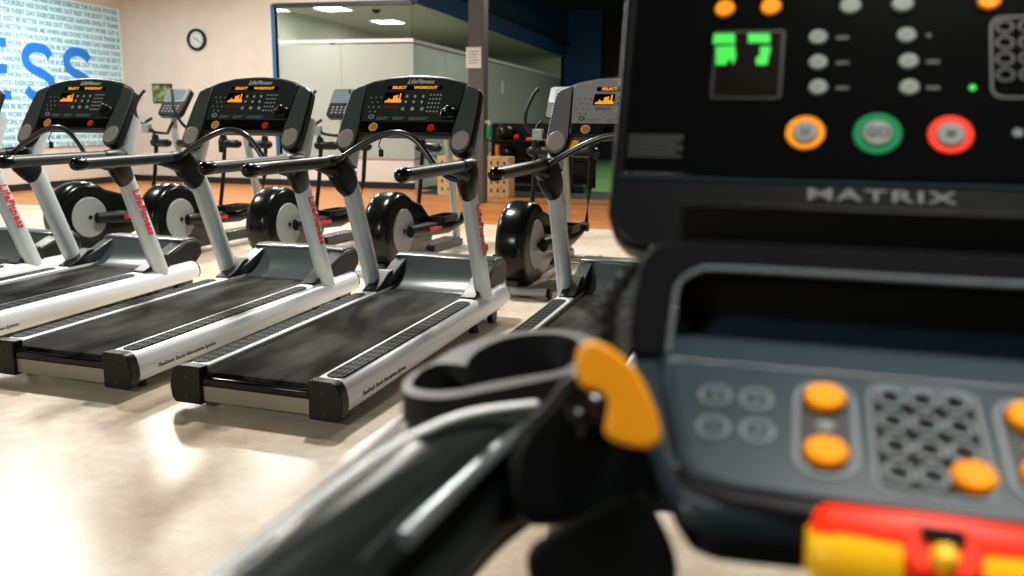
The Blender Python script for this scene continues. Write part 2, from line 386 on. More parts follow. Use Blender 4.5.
link('bracket', bx(0, 0.08, -0.02, 0.02, -0.01, 0.03), 'black', t); link('body', bx(0.06, 0.14, -0.05, 0.05, -0.05, 0.05), 'black', t, bevel=0.01)

# pillar with notice
p = empty('pillar', (-4.34, 14.0, 0), 0); p['kind'] = 'structure'; p.name = 'trim_8'
link('column', bx(-0.13, 0.13, -0.13, 0.13, 0, ZC), 'pillar', p, smooth=False)
t = empty('paper_notice', (-4.38, 13.87, 2.38), 0, 'white paper notice taped high on the grey column', 'notice')
link('sheet', bx(-0.13, 0.13, -0.005, 0.0, -0.165, 0.165), 'paper', t, smooth=False)
t2 = bmesh.new()
for k in range(5): box(t2, -0.09, 0.09 - 0.02 * (k % 3), -0.007, -0.005, 0.09 - 0.045 * k, 0.10 - 0.045 * k)
link('printed_lines', t2, 'grey_console', t, smooth=False)
t = empty('paper_notice', (XG, 22.8, 2.26), 0, 'narrow white slip stuck on the frosted side glass right of the column', 'notice')
link('sheet', bx(-0.034, -0.028, -0.14, 0.14, -0.17, 0.17), 'paper', t, smooth=False)
# green spray bottle hung on column
q = at(487.5, 128, 14.0); q = Vector((-4.15, 13.98, q.z))
t = empty('spray_bottle', q, 0, 'green spray bottle with white head hung on the grey column', 'bottle')
bm = bmesh.new(); tube(bm, [(0, 0, -0.16), (0, 0, -0.14), (0, 0, 0.0), (0, 0, 0.05)], [0.05, 0.06, 0.055, 0.02]); link('bottle_body', bm, 'bright_green', t)
bm = bmesh.new(); box(bm, -0.07, 0.03, -0.02, 0.02, 0.07, 0.12); tube(bm, [(0, 0, 0.04), (0, 0, 0.08)], 0.022); link('spray_head', bm, 'paper', t, bevel=0.008)

# wall clock
c = empty('wall_clock', (-11.13, YB, 2.96), 0, 'round black rimmed wall clock on the beige wall', 'clock')
Fc = lambda a, b, h: (a, -h, b)
bm = bmesh.new(); ringm(bm, ell(0, 0, 0.22, 0.22, 40), ell(0, 0, 0.168, 0.168, 40), Fc, 0, 0.06); link('rim', bm, 'black', c, bevel=0.006)
link('face', pr(ell(0, 0, 0.17, 0.17, 40), Fc, 0.0, 0.03), 'clock_face', c)
bm = bmesh.new()
for k in range(12):
    a = k * PI / 6; box(bm, -0.005, 0.005, -0.034, -0.03, 0.125, 0.15, Matrix.Rotation(a, 4, 'Y'))
link('hour_marks', bm, 'dark_text', c, smooth=False)
link('hour_hand', bx(-0.007, 0.007, -0.038, -0.032, -0.02, 0.09, Matrix.Rotation(math.radians(-58), 4, 'Y')), 'dark_text', c, smooth=False)
link('minute_hand', bx(-0.005, 0.005, -0.042, -0.036, -0.02, 0.13, Matrix.Rotation(math.radians(125), 4, 'Y')), 'dark_text', c, smooth=False)
# small framed poster
c = empty('framed_poster', (-12.05, YB, 1.87), 0, 'small dark framed green poster on the beige wall behind the cross trainer console', 'poster')
link('frame', bx(-0.24, 0.24, -0.03, 0, -0.20, 0.20), 'black', c, bevel=0.006)
link('print', bx(-0.21, 0.21, -0.034, -0.028, -0.17, 0.17), noisy(new_mat('poster print', (0.1, 0.2, 0.05), 0.5), (0.02, 0.05, 0.02), (0.35, 0.42, 0.15), 9), c, smooth=False)

# banner on the left wall
bn = empty('wall_banner', (XL + 0.01, 12.9, 2.2), 0, 'large pale blue wall banner covered in small words with big blue letters', 'banner')
link('banner_sheet', bx(0, 0.02, -3.9, 3.2, -1.41, 1.40), 'banner', bn, smooth=False)
BM = lambda y, z, e=0.022: basis((e, y, z), (0, 1, 0), (0, 0, 1))
def ribbon(pts, w_, y_, z_, sy_, sz_):
    P = catmull([(0, a * sy_, b * sz_) for a, b in pts], 8); L_, R_ = [], []
    for i, p_ in enumerate(P):
        t = (P[min(i + 1, len(P) - 1)] - P[max(i - 1, 0)]).normalized(); n = Vector((0, -t.z, t.y)) * (w_ / 2)
        L_.append(p_ + n); R_.append(p_ - n)
    bm = bmesh.new(); o = Vector((0, y_, z_)); A = [[bm.verts.new(q + o + Vector((x, 0, 0))) for q in (a, b) for x in (0.0, 0.03)] for a, b in zip(L_, R_)]
    for q, r_ in zip(A, A[1:]):
        for k, m_ in ((0, 1), (1, 3), (3, 2), (2, 0)): bm.faces.new((q[k], q[m_], r_[m_], r_[k]))
    for q in (A[0], A[-1]): bm.faces.new((q[0], q[1], q[3], q[2]))
    return bm
SP = [(0.90, 0.79), (0.76, 0.89), (0.54, 0.925), (0.30, 0.90), (0.13, 0.78), (0.15, 0.63), (0.34, 0.54), (0.60, 0.47), (0.83, 0.38), (0.88, 0.23), (0.73, 0.10), (0.48, 0.065), (0.24, 0.09), (0.07, 0.19)]
ly = 14.40 - 12.9
for ch in 'SSENTIF':
    wd = 0.16 if ch == 'I' else 0.78; y_ = ly + 0.78 - wd; z_ = -0.54
    if ch == 'S': bmL = ribbon(SP, 0.17, y_, z_, 0.78, 1.05)
    else:
        bmL = bmesh.new(); B_ = lambda a, b, c__, d: box(bmL, 0, 0.03, y_ + a, y_ + b, z_ + c__, z_ + d)
        if ch == 'E': prism(bmL, [(0, 0), (0.70, 0), (0.70, 0.16), (0.17, 0.16), (0.17, 0.46), (0.66, 0.46), (0.66, 0.62), (0.17, 0.62), (0.17, 0.92), (0.70, 0.92), (0.70, 1.08), (0, 1.08)], lambda a, b, h: (h, y_ + a, z_ + b), 0, 0.03)
        if ch == 'F': prism(bmL, [(0, 0), (0.17, 0), (0.17, 0.46), (0.62, 0.46), (0.62, 0.62), (0.17, 0.62), (0.17, 0.92), (0.70, 0.92), (0.70, 1.08), (0, 1.08)], lambda a, b, h: (h, y_ + a, z_ + b), 0, 0.03)
        if ch == 'T': prism(bmL, [(0.31, 0), (0.48, 0), (0.48, 0.92), (0.78, 0.92), (0.78, 1.08), (0, 1.08), (0, 0.92), (0.31, 0.92)], lambda a, b, h: (h, y_ + a, z_ + b), 0, 0.03)
        if ch == 'N': prism(bmL, [(0, 0), (0.17, 0), (0.17, 0.80), (0.60, 0), (0.78, 0), (0.78, 1.08), (0.61, 1.08), (0.61, 0.28), (0.18, 1.08), (0, 1.08)], lambda a, b, h: (h, y_ + a, z_ + b), 0, 0.03)
        if ch == 'I': B_(0, 0.16, 0, 1.08)
    link('blue_letter', bmL, 'blue_text', bn, smooth=False)
    ly -= wd + 0.235
words = ['EXERCISE', 'WORK OUT', 'TRAIN', 'REST', 'OWN IT', 'BE BETTER', 'WORK', 'THANK ME WHEN', 'YOU', 'ARE DONE', 'THE BODY', 'EVERY DAY', 'HARDER', 'YOURSELF', 'THE FLOOR']
for nm, mt, par in (('small_lettering', 'pale_blue_text', 0), ('small_lettering', 'teal_text', 1)):
    rows = []
    for k in range(20):
        s = ''
        while len(s) < 118: s += random.choice(words) + ' '
        rows.append(s)
    bm = bmesh.new()
    for k in range(20):
        if k % 3 == 2 and par == 0 or k % 3 != 2 and par == 1: continue
        b2 = text_bm(rows[k], 0.125, 0.001, BM(-3.8, 1.31 - 0.141 * k, 0.0225), sx=0.86, align='LEFT', bold=0.0035)
        me = bpy.data.meshes.new('tmp'); b2.to_mesh(me); b2.free(); bm.from_mesh(me); bpy.data.meshes.remove(me)
    dele = [v for v in bm.verts if v.co.y > 3.15]; bmesh.ops.delete(bm, geom=dele, context='VERTS')
    link(nm, bm, mt, bn, smooth=False)

# ------------------------------------------------------------------ treadmills (the row)
EL = math.radians(58)
def CP(a, b, h=0.0):      # console plane: a across, b up the lean, h towards the user
    return (a, 1.606 + b * math.cos(EL) - h * math.sin(EL), 1.246 + b * math.sin(EL) + h * math.cos(EL))
def CB(a, b, h): return basis(CP(a, b, h), (1, 0, 0), (0, math.cos(EL), math.sin(EL)))
def ztop(y): return 0.209 + 0.0177 * y

def rail_section(s, y, k=1.0, xi=0.298):
    z = ztop(y); zb = 0.045 + 0.026 * y
    pts = [(xi, zb + 0.01), (xi, z - 0.006), (xi + 0.006, z), (0.385, z), (0.405, z - 0.003), (0.43, z - 0.014), (0.448, z - 0.035), (0.458, z - 0.065), (0.461, z - 0.10), (0.455, zb + 0.035), (0.44, zb + 0.008), (0.42, zb)]
    cx, cz = 0.38, (z + zb) / 2
    return [Vector((s * (cx + (x - cx) * k), y, cz + (zz - cz) * k)) for x, zz in pts]

def make_treadmill(grey=False):
    r = empty('treadmill', (0, 0, 0), 0)
    cm = 'grey_console' if grey else 'slate'; pm = 'grey_panel' if grey else 'slate_panel'
    for s in (-1, 1):
        bm = bmesh.new(); loft(bm, [rail_section(s, y) for y in (0.05, 0.8, 1.6, 2.33)] + [rail_section(s, 2.352, 0.97), rail_section(s, 2.362, 0.9)])
        rl = link('side_rail', bm, 'rail', r)
        out = rrect(0.322, 0.412, 0.075, 1.73, 0.045, 6)
        bm = pr(out, lambda a, b, h: (s * a, b, ztop(b) + h), -0.006, 0.003); link('foot_tread', bm, 'tread', rl)
        link('rail_end_cap', pr([(p.x, p.z) for p in rail_section(s, 2.365, 0.93)], lambda a, b, h: (a, h, b), 2.355, 2.372), 'black', rl)
        cap = [(0.292, 0.030), (0.292, 0.212), (0.31, 0.216), (0.41, 0.214), (0.435, 0.205), (0.452, 0.18), (0.464, 0.135), (0.466, 0.10), (0.458, 0.055), (0.44, 0.03)]
        cp_ = link('rear_cap', pr([(s * a, b) for a, b in cap], lambda a, b, h: (a, h, b), -0.012, 0.055), 'black', r, bevel=0.006)
        bm = bmesh.new()
        for zz in (0.165, 0.06): prism(bm, ell(s * 0.37, zz, 0.007, 0.007, 10), lambda a, b, h: (a, h, b), -0.015, -0.011)
        link('screw', bm, 'tube', cp_)
        # mast
        path = catmull([(s * 0.402, 1.985, 0.205), (s * 0.404, 1.845, 0.55), (s * 0.407, 1.72, 0.86), (s * 0.411, 1.665, 1.02), (s * 0.411, 1.72, 1.19), (s * 0.405, 1.80, 1.36)], 6)
        bm = bmesh.new(); tube(bm, path, 0.070, seg=22, sx=0.74, sy=1.0); mst = link('mast', bm, 'mast', r)
        # handrail
        hr = link('handrail', tb([(s * 0.447, 0.70, 1.099), (s * 0.447, 1.10, 1.104), (s * 0.445, 1.50, 1.108)], 0.036, seg=20), 'grip', r)
        link('handrail_end', tb([(s * 0.447, 0.665, 1.098), (s * 0.447, 0.72, 1.099)], 0.038, seg=20, roundcap=True), 'gloss', hr)
        bm = bmesh.new(); tube(bm, [(s * 0.446, 1.47, 1.107), (s * 0.446, 1.56, 1.109), (s * 0.444, 1.63, 1.11)], [0.041, 0.044, 0.04], seg=20, roundcap=True)
        tube(bm, [(s * 0.440, 1.575, 1.125), (s * 0.436, 1.585, 1.09), (s * 0.426, 1.61, 1.03), (s * 0.415, 1.655, 0.97), (s * 0.411, 1.685, 0.930)], [0.070, 0.094, 0.098, 0.088, 0.074], seg=20, sx=0.70)
        tube(bm, [(s * 0.444, 1.34, 1.075), (s * 0.444, 1.45, 1.062), (s * 0.442, 1.56, 1.045)], [0.012, 0.028, 0.05], seg=12)
        link('mast_collar', bm, 'black', r)
        # cheek pods
        prof = [(1.885, 0.238), (1.90, 0.262), (2.05, 0.33), (2.20, 0.39), (2.31, 0.425), (2.42, 0.425), (2.48, 0.39), (2.49, 0.30), (2.38, 0.20), (2.36, 0.06), (1.98, 0.06), (1.98, 0.20)]
        bm = bmesh.new(); n = len(prof)
        A = [bm.verts.new((s * (0.285 + 0.02 * (1 if y < 2 else 0)), y, z)) for y, z in prof]
        B = [bm.verts.new((s * (0.385 if (y > 2.1) else 0.375), y, z - (0.012 if z > 0.2 else 0))) for y, z in prof]
        bm.faces.new(A); bm.faces.new(list(reversed(B)))
        for i in range(n): bm.faces.new((A[i], B[i], B[(i + 1) % n], A[(i + 1) % n]))
        link('hood_cheek', bm, 'hood', r, bevel=0.008)
        bm = bmesh.new()
        tip = [(0.30, 1.885), (0.395, 1.885), (0.475, 1.95), (0.478, 2.02), (0.40, 2.10), (0.30, 2.10)]
        prism(bm, [(b, a) for a, b in ()] or [(1.80, 0.232), (1.805, 0.250), (1.90, 0.285), (2.0, 0.345), (2.06, 0.352), (2.09, 0.232)], lambda a, b, h: (s * h, a, b), 0.298, 0.405)
        link('mast_foot', bm, 'black', r, bevel=0.008)
    M_ = r
    side = [c_ for c_ in bpy.data.objects if c_.parent == r and c_.name.startswith('mast') and 'collar' not in c_.name and 'foot' not in c_.name]
    # red text on the outer face of the right mast, reading downwards
    d = Vector((0, 0.14, -0.34)).normalized()
    e2 = Vector((0, d.z * -1, d.y))  # in-plane, perpendicular, forward/up
    e2 = Vector((1, 0, 0)).cross(d) if Vector((1, 0, 0)).cross(d).y > 0 else -Vector((1, 0, 0)).cross(d)
    bmx = basis((0.456, 1.785, 0.70), d, e2)
    if bmx.to_3x3().col[2].x < 0: bmx = basis((0.456, 1.785, 0.70), d, -e2)
    link('mast_lettering', text_bm('LifeFitness', 0.088, 0.004, bmx, sx=1.0, shear=0.25, bold=0.0012), 'red_text', side[-1], smooth=False)
    for sgn in (1, -1):
        for nm_, yy, bd in ((0, 0.42, 'FlexDeck Shock Absorption System'),):
            ex = Vector((0, sgn, 0.018 * sgn)).normalized()
            if sgn == 1:
                link('rail_lettering', text_bm(bd, 0.032, 0.001, basis((0.4615, yy, 0.112), ex, (0, 0, 1))), 'dark_text', [c_ for c_ in bpy.data.objects if c_.parent == r and c_.name.startswith('side_rail')][-1], smooth=False)
    # deck and belt
    bm = bmesh.new(); prof = [(0.03, 0.155), (0.02, 0.168), (0.03, 0.184), (0.055, 0.190)] + [(y, ztop(y) - 0.018) for y in (0.4, 1.0, 1.6, 2.05)] + [(2.05, 0.13), (0.05, 0.13)]
    prism(bm, prof, lambda a, b, h: (h, a, b), -0.272, 0.272); link('running_belt', bm, 'belt', r)
    link('roller_cover', bx(-0.292, 0.292, -0.002, 0.045, 0.118, 0.165), 'gloss', r, bevel=0.012)
    link('rear_plate', bx(-0.292, 0.292, 0.008, 0.02, 0.045, 0.122), 'plate', r, smooth=False)
    link('deck_frame', bx(-0.292, 0.292, 0.03, 2.0, 0.115, 0.15), 'black', r, smooth=False)
    for s in (-1, 1):
        for y in (0.16, 1.9): link('levelling_foot', tb([(s * 0.36, y, 0.0), (s * 0.36, y, 0.03), (s * 0.36, y, 0.09)], [0.035, 0.03, 0.02]), 'black', r)
        link('transport_wheel', tb([(s * 0.38 - 0.02, 2.2, 0.05), (s * 0.38 + 0.02, 2.2, 0.05)], 0.05, seg=20), 'black', r)
    # hood
    sc = [(1.965, 0.222), (2.01, 0.226), (2.07, 0.242), (2.13, 0.272), (2.18, 0.31), (2.22, 0.352), (2.245, 0.395), (2.26, 0.412)]
    bm = bmesh.new(); prism(bm, sc + [(2.30, 0.40), (2.30, 0.10), (1.965, 0.10)], lambda a, b, h: (h, a, b), -0.287, 0.287); link('hood_scoop', bm, 'scoop', r)
    top = [(2.255, 0.408), (2.262, 0.424), (2.30, 0.432), (2.42, 0.428), (2.48, 0.395), (2.49, 0.30), (2.38, 0.20), (2.36, 0.06), (2.27, 0.06)]
    bm = bmesh.new(); prism(bm, top, lambda a, b, h: (h, a, b), -0.378, 0.378); link('motor_hood', bm, 'hood', r, bevel=0.01)
    for s in (-1, 1): link('hood_side_panel', pr([(2.0, 0.20), (2.10, 0.315), (2.30, 0.395), (2.42, 0.395), (2.475, 0.37), (2.48, 0.30), (2.37, 0.20)], lambda a, b, h: (s * h, a, b), 0.37, 0.3885), 'black', r, bevel=0.003)
    # heart-rate bar
    bar = [(-0.435, 1.545, 1.10), (-0.40, 1.52, 1.118), (-0.336, 1.50, 1.152), (-0.197, 1.50, 1.229), (-0.074, 1.50, 1.279), (0.035, 1.50, 1.293), (0.131, 1.50, 1.259), (0.201, 1.50, 1.189), (0.262, 1.50, 1.11), (0.34, 1.52, 1.04), (0.43, 1.575, 1.01)]
    link('heart_rate_bar', tb(bar, 0.0185, smooth=4, seg=14), 'tube', r)
    # console
    body = [(-0.30, 0.02), (-0.335, 0.03)]
    bk = [(-0.455, 0.0), (-0.452, 0.10), (-0.44, 0.25), (-0.425, 0.36), (-0.40, 0.393), (-0.30, 0.437), (-0.19, 0.464), (-0.04, 0.477), (0.04, 0.477), (0.19, 0.464), (0.30, 0.437), (0.40, 0.393), (0.445, 0.36), (0.455, 0.25), (0.46, 0.10), (0.46, 0.0)]
    right_lobe = ell(0.387, 0.0, 0.073, 0.085, 10, a0=0, a1=-PI)
    left_lobe = ell(-0.382, 0.0, 0.073, 0.085, 10, a0=0, a1=-PI)
    outl = bk + right_lobe[1:] + [(0.31, 0.03), (0.306, 0.045), (-0.30, 0.045), (-0.304, 0.03)] + left_lobe[:-1]
    bm = bmesh.new(); prism(bm, outl, CP, -0.062, 0.0); cb = link('console', bm, 'black', r, bevel=0.012, seg=3)
    for s in (-1, 1):
        w = [(0.318, 0.05), (0.345, 0.40)] + [(0.40, 0.380), (0.438, 0.352), (0.447, 0.25), (0.45, 0.10)] + ell(0.386, 0.0, 0.064, 0.076, 12, a0=0, a1=-PI)
        w = [(s * a, b) for a, b in w]
        link('console_wing', pr(w, CP, -0.01, 0.006), cm, cb, bevel=0.004)
        sa = s * 0.386
        link('speaker_grille', pr(ell(sa, 0.005, 0.055, 0.066, 28, rot=-0.12 * s), CP, 0.004, 0.011), 'speaker', cb, bevel=0.004)
    pan = [(-0.312, 0.135), (0.312, 0.135), (0.338, 0.40), (0.30, 0.420), (0.19, 0.449), (0.0, 0.462), (-0.19, 0.449), (-0.30, 0.420), (-0.338, 0.40)]
    link('display_panel', pr(pan, CP, -0.01, 0.004), pm, cb, bevel=0.003)
    link('lower_strip', pr(rrect(-0.31, 0.31, 0.05, 0.128, 0.012), CP, -0.01, 0.007), 'gloss' if not grey else 'black', cb, bevel=0.003)
    link('stop_slot', pr(rrect(-0.105, 0.085, 0.068, 0.106, 0.01), CP, 0.006, 0.010), 'lcd', cb)
    bt = link('start_button', pr(ell(-0.215, 0.088, 0.023, 0.023, 24), CP, 0.004, 0.014), 'orange_key', cb, bevel=0.003); 
    link('start_ring', (lambda b: (ringm(b, ell(-0.215, 0.088, 0.030, 0.030, 24), ell(-0.215, 0.088, 0.024, 0.024, 24), CP, 0.005, 0.010), b)[1])(bmesh.new()), 'key_white', cb)
    link('stop_button', pr(ell(0.178, 0.086, 0.022, 0.022, 24), CP, 0.004, 0.016), 'red', cb, bevel=0.003)
    link('stop_ring', (lambda b: (ringm(b, ell(0.178, 0.086, 0.028, 0.028, 24), ell(0.178, 0.086, 0.023, 0.023, 24), CP, 0.005, 0.010), b)[1])(bmesh.new()), 'grip', cb)
    # message window, graph window
    mwn = link('message_window', pr(rrect(-0.185, 0.185, 0.362, 0.392, 0.004), CP, 0.002, 0.006), 'lcd', cb)
    link('message_text', text_bm('SELECT', 0.026, 0.0008, CB(-0.105, 0.377, 0.0065), sx=1.15, bold=0.001), 'amber', cb, smooth=False)
    link('message_text', text_bm('WORKOUT', 0.026, 0.0008, CB(0.075, 0.377, 0.0065), sx=1.15, bold=0.001), 'amber', cb, smooth=False)
    gw = link('graph_window', pr(rrect(-0.195, -0.065, 0.262, 0.342, 0.004), CP, 0.002, 0.006), 'lcd', cb)
    bm = bmesh.new()
    for k, hgt in enumerate((0.012, 0.018, 0.03, 0.022, 0.022, 0.048, 0.05, 0.055, 0.03, 0.066, 0.02)):
        a = -0.183 + k * 0.0105; prism(bm, [(a, 0.268), (a + 0.0095, 0.268), (a + 0.0095, 0.268 + hgt), (a, 0.268 + hgt)], CP, 0.006, 0.0075)
    link('graph_bars', bm, 'amber', gw, smooth=False)
    link('digits', text_bm('00:00  0.0  129', 0.02, 0.0006, CB(-0.13, 0.235, 0.0055), sx=0.8), 'dark_text' if grey else 'red_text', cb, smooth=False)
    link('logo', text_bm('LifeFitness', 0.043, 0.0008, CB(0.03, 0.422, 0.005), sx=1.0, shear=0.3, bold=0.001), 'white_text', cb, smooth=False)
    km = 'dark_text' if grey else 'key_white'
    for i in range(4):
        for j in range(5): link('number_key', pr(ell(0.122 + 0.022 * i, 0.205 + 0.03 * j, 0.006, 0.005, 8), CP, 0.003, 0.007), km, cb)
    for i in range(3):
        for j in range(2): link('arrow_key', pr(rrect(-0.045 + 0.055 * i, -0.031 + 0.055 * i, 0.265 + 0.04 * j, 0.283 + 0.04 * j, 0.004, 2), CP, 0.003, 0.007), km, cb)
    for i in range(5):
        for j in range(4):
            if (i + j) % 2: link('workout_key', pr(ell(-0.286 + 0.018 * i, 0.20 + 0.035 * j, 0.004, 0.004, 8), CP, 0.003, 0.007), km, cb)
    bm = bmesh.new(); ringm(bm, ell(-0.25, 0.165, 0.019, 0.014), ell(-0.25, 0.165, 0.014, 0.010), CP, 0.003, 0.007); link('dial_ring', bm, km, cb)
    for a, mt in ((-0.045, 'key_green'), (0.02, 'key_yellow'), (0.085, 'key_blue')):
        link('round_key', pr(ell(a, 0.222, 0.012, 0.012, 16), CP, 0.003, 0.009), mt, cb)
    bm = bmesh.new()
    for a0, a1 in ((-0.21, -0.13), (-0.10, -0.02), (0.01, 0.14)):
        for k in range(2): box(bm, a0, a1 - 0.015 * k, 0, 0, 0, 0) if False else prism(bm, [(a0, 0.158 - 0.012 * k), (a1 - 0.015 * k, 0.158 - 0.012 * k), (a1 - 0.015 * k, 0.163 - 0.012 * k), (a0, 0.163 - 0.012 * k)], CP, 0.003, 0.006)
    link('printed_lines', bm, 'grey_text', cb, smooth=False)
    bm = bmesh.new(); prism(bm, rrect(0.225, 0.325, 0.145, 0.215, 0.02), CP, 0.0, 0.035); tube(bm, [CP(0.275, 0.17, 0.035), CP(0.275, 0.22, 0.04)], 0.022)
    link('accessory_holder', bm, 'black', cb, bevel=0.008)
    # console bracket between the masts
    link('console_brace', bx(-0.43, 0.43, 1.70, 1.76, 1.30, 1.38), 'black', r, bevel=0.01)
    # safety cord
    link('safety_cord', tb([CP(-0.14, 0.05, 0.0), (-0.14, 1.585, 1.235), (-0.145, 1.58, 1.21), (-0.13, 1.58, 1.19)], 0.004, smooth=4, seg=8), 'black', r)
    link('cord_clip', bx(-0.145, -0.115, 1.573, 1.587, 1.145, 1.19), 'black', r, bevel=0.004)
    return r

TAZ = 0.06086
TM = [(-5.93, 3.58), (-4.746, 3.561), (-3.342, 3.518), (-2.132, 3.384), (-0.83, 3.59)]
tl = ['silver treadmill cut off at the left edge, one upright and console corner showing',
      'silver treadmill whose console stands in front of the blue lettered banner',
      'silver and black treadmill whose console is below and right of the wall clock',
      'silver and black treadmill whose console covers the corner of the glass room',
      'grey console treadmill at the right end of the row, beside the big near console']
base = make_treadmill(); gbase = make_treadmill(True)
roots = [copy_tree(base), copy_tree(base), copy_tree(base), base, gbase]
for (x, y), o, l in zip(TM, roots, tl):
    o.location = (x, y, 0); o.rotation_euler = (0, 0, -TAZ); tag(o, l, 'treadmill', 'silver treadmills in the row')

# ------------------------------------------------------------------ cross trainers behind
def make_trainer():
    r = empty('cross_trainer', (0, 0, 0), 0)
    prof = []
    R = 0.355
    for k in range(21):
        t = math.radians(250 - k * (250 - 50) / 20)
        prof.append((0.36 + R * math.cos(t), 0.385 + R * math.sin(t)))
    prof += [(0.80, 0.60), (0.98, 0.46), (1.06, 0.34), (1.02, 0.22), (0.80, 0.14), (0.50, 0.055)]
    bm = bmesh.new(); rings = []
    cy, cz = 0.42, 0.36
    for x, k in ((-0.125, 0.86), (-0.115, 0.93), (-0.09, 0.98), (-0.05, 1.0), (0.05, 1.0), (0.09, 0.98), (0.115, 0.93), (0.125, 0.86)):
        rings.append([Vector((x, cy + (y - cy) * k, cz + (z - cz) * k)) for y, z in prof])
    loft(bm, rings); hs = link('wheel_housing', bm, 'gloss', r)
    for s in (-1, 1):
        bm = bmesh.new()
        prism(bm, ell(0.36, 0.39, 0.20, 0.20, 36), lambda a, b, h: (s * h, a, b), 0.10, 0.134); dc = link('wheel_disc', bm, 'disc', hs, bevel=0.006)
        link('hub_bolt', pr(ell(0.36, 0.39, 0.02, 0.02, 12), lambda a, b, h: (s * h, a, b), 0.13, 0.142), 'black', dc)
        # crank + link arm to the pedal
        ca = PI * 0.2 if s > 0 else PI * 1.2
        cy_, cz_ = 0.36 + 0.13 * math.cos(ca), 0.36 + 0.10 * math.sin(ca)
        bm = bmesh.new(); tube(bm, [(s * 0.17, cy_ - 0.06, cz_ - 0.04), (s * 0.19, 0.75, cz_ - 0.05), (s * 0.21, 1.15, 0.30 + 0.04 * s), (s * 0.23, 1.45, 0.34 + 0.04 * s)], [0.05, 0.06, 0.05, 0.035], sx=0.8, sy=1.1)
        la = link('link_arm', bm, 'black', r, bevel=0.004)
        link('red_lettering', text_bm('LifeFitness', 0.06, 0.003, basis((s * 0.243, 0.80, cz_ - 0.05), (0, s, 0), (0, 0, 1)), bold=0.002), 'red_text', la, smooth=False)
        bm = bmesh.new(); out = [(s * a, b) for a, b in rrect(0.10, 0.27, 0.92, 1.30, 0.05)]
        prism(bm, out, lambda a, b, h: (a, b, 0.37 + 0.04 * s + h), 0, 0.025)
        o2 = [(s * a, b) for a, b in rrect(0.10, 0.27, 0.92, 1.30, 0.05)]; i2 = [(s * a, b) for a, b in rrect(0.115, 0.255, 0.935, 1.285, 0.04)]
        ringm(bm, o2, i2, lambda a, b, h: (a, b, 0.39 + 0.04 * s + h), 0, 0.04)
        link('pedal', bm, 'black', r)
        # swing arm
        bm = bmesh.new(); tube(bm, [(s * 0.27, 1.46, 0.40 + 0.04 * s), (s * 0.27, 1.55, 0.75), (s * 0.27, 1.60, 1.08)], 0.022)
        tube(bm, [(s * 0.225, 1.45, 0.38 + 0.04 * s), (s * 0.295, 1.45, 0.38 + 0.04 * s)], 0.045, seg=16)
        link('swing_link', bm, 'black', r)
        bm = bmesh.new(); tube(bm, [(s * 0.10, 1.60, 1.09), (s * 0.30, 1.60, 1.09)], 0.048, roundcap=True); tube(bm, [(s * 0.27, 1.60, 1.06), (s * 0.27, 1.585, 1.18)], [0.05, 0.032])
        link('pivot', bm, 'black', r)
        hb = catmull([(s * 0.27, 1.59, 1.15), (s * 0.275, 1.55, 1.24), (s * 0.31, 1.42, 1.33), (s * 0.29, 1.36, 1.46), (s * 0.24, 1.40, 1.60), (s * 0.2, 1.43, 1.66)], 5)
        bm = bmesh.new(); tube(bm, hb, 0.016); hnd = link('moving_handle', bm, 'black_soft', r)
    link('rear_stabilizer', tb([(-0.30, 0.10, 0.045), (0.30, 0.10, 0.045)], 0.035, seg=18), 'rail', r)
    link('front_stabilizer', tb([(-0.28, 1.90, 0.045), (0.28, 1.90, 0.045)], 0.035, seg=18), 'rail', r)
    bm = bmesh.new()
    for s in (-1, 1):
        for y in (0.10, 1.90): link('stabilizer_cap', tb([(s * 0.30, y, 0.045), (s * 0.33, y, 0.045)], 0.042, seg=14), 'black', r)
    bm = bmesh.new(); box(bm, -0.05, 0.05, 0.10, 1.92, 0.06, 0.13); box(bm, -0.09, 0.09, 1.1, 1.75, 0.10, 0.17)
    link('base_frame', bm, 'tube', r, bevel=0.01)
    bm = bmesh.new(); tube(bm, catmull([(0, 1.86, 0.10), (0, 1.80, 0.45), (0, 1.68, 0.95), (0, 1.62, 1.2), (0, 1.63, 1.42)], 5), [0.055, 0.04], sx=0.75)
    link('mast', bm, 'silver', r)
    el = math.radians(55)
    F = lambda a, b, h: (a, 1.55 + b * math.cos(el) - h * math.sin(el), 1.42 + b * math.sin(el) + h * math.cos(el))
    cb = link('console', pr(rrect(-0.17, 0.17, -0.03, 0.33, 0.05), F, -0.07, 0.0), 'black', r, bevel=0.012)
    link('console_trim', pr(rrect(-0.165, 0.165, 0.14, 0.325, 0.03), F, -0.01, 0.006), 'trainer_trim', cb, bevel=0.003)
    link('screen', pr(rrect(-0.11, 0.11, 0.175, 0.295, 0.01), F, 0.004, 0.009), 'lcd_lit', cb)
    bm = bmesh.new()
    for i in range(5):
        for j in range(3): link('key', pr(ell(-0.10 + 0.05 * i, 0.02 + 0.035 * j, 0.013, 0.009, 10), F, 0.0, 0.006), 'disc', cb)
    link('heart_rate_bar', tb([(-0.18, 1.48, 1.36), (-0.2, 1.40, 1.30), (-0.12, 1.42, 1.22), (0, 1.5, 1.2), (0.12, 1.42, 1.22), (0.2, 1.40, 1.30), (0.18, 1.48, 1.36)], 0.016, smooth=4), 'black_soft', r)
    link('grip_sensor', bx(-0.24, -0.14, 1.38, 1.44, 1.20, 1.30), 'disc', r, bevel=0.01)
    return r
tb0 = make_trainer()
ET = [(-6.43, 6.80, 0.19), (-5.476, 6.952, 0.08), (-4.286, 6.933, 0.08), (-3.067, 6.80, 0.08), (-1.733, 6.368, 0.06)]
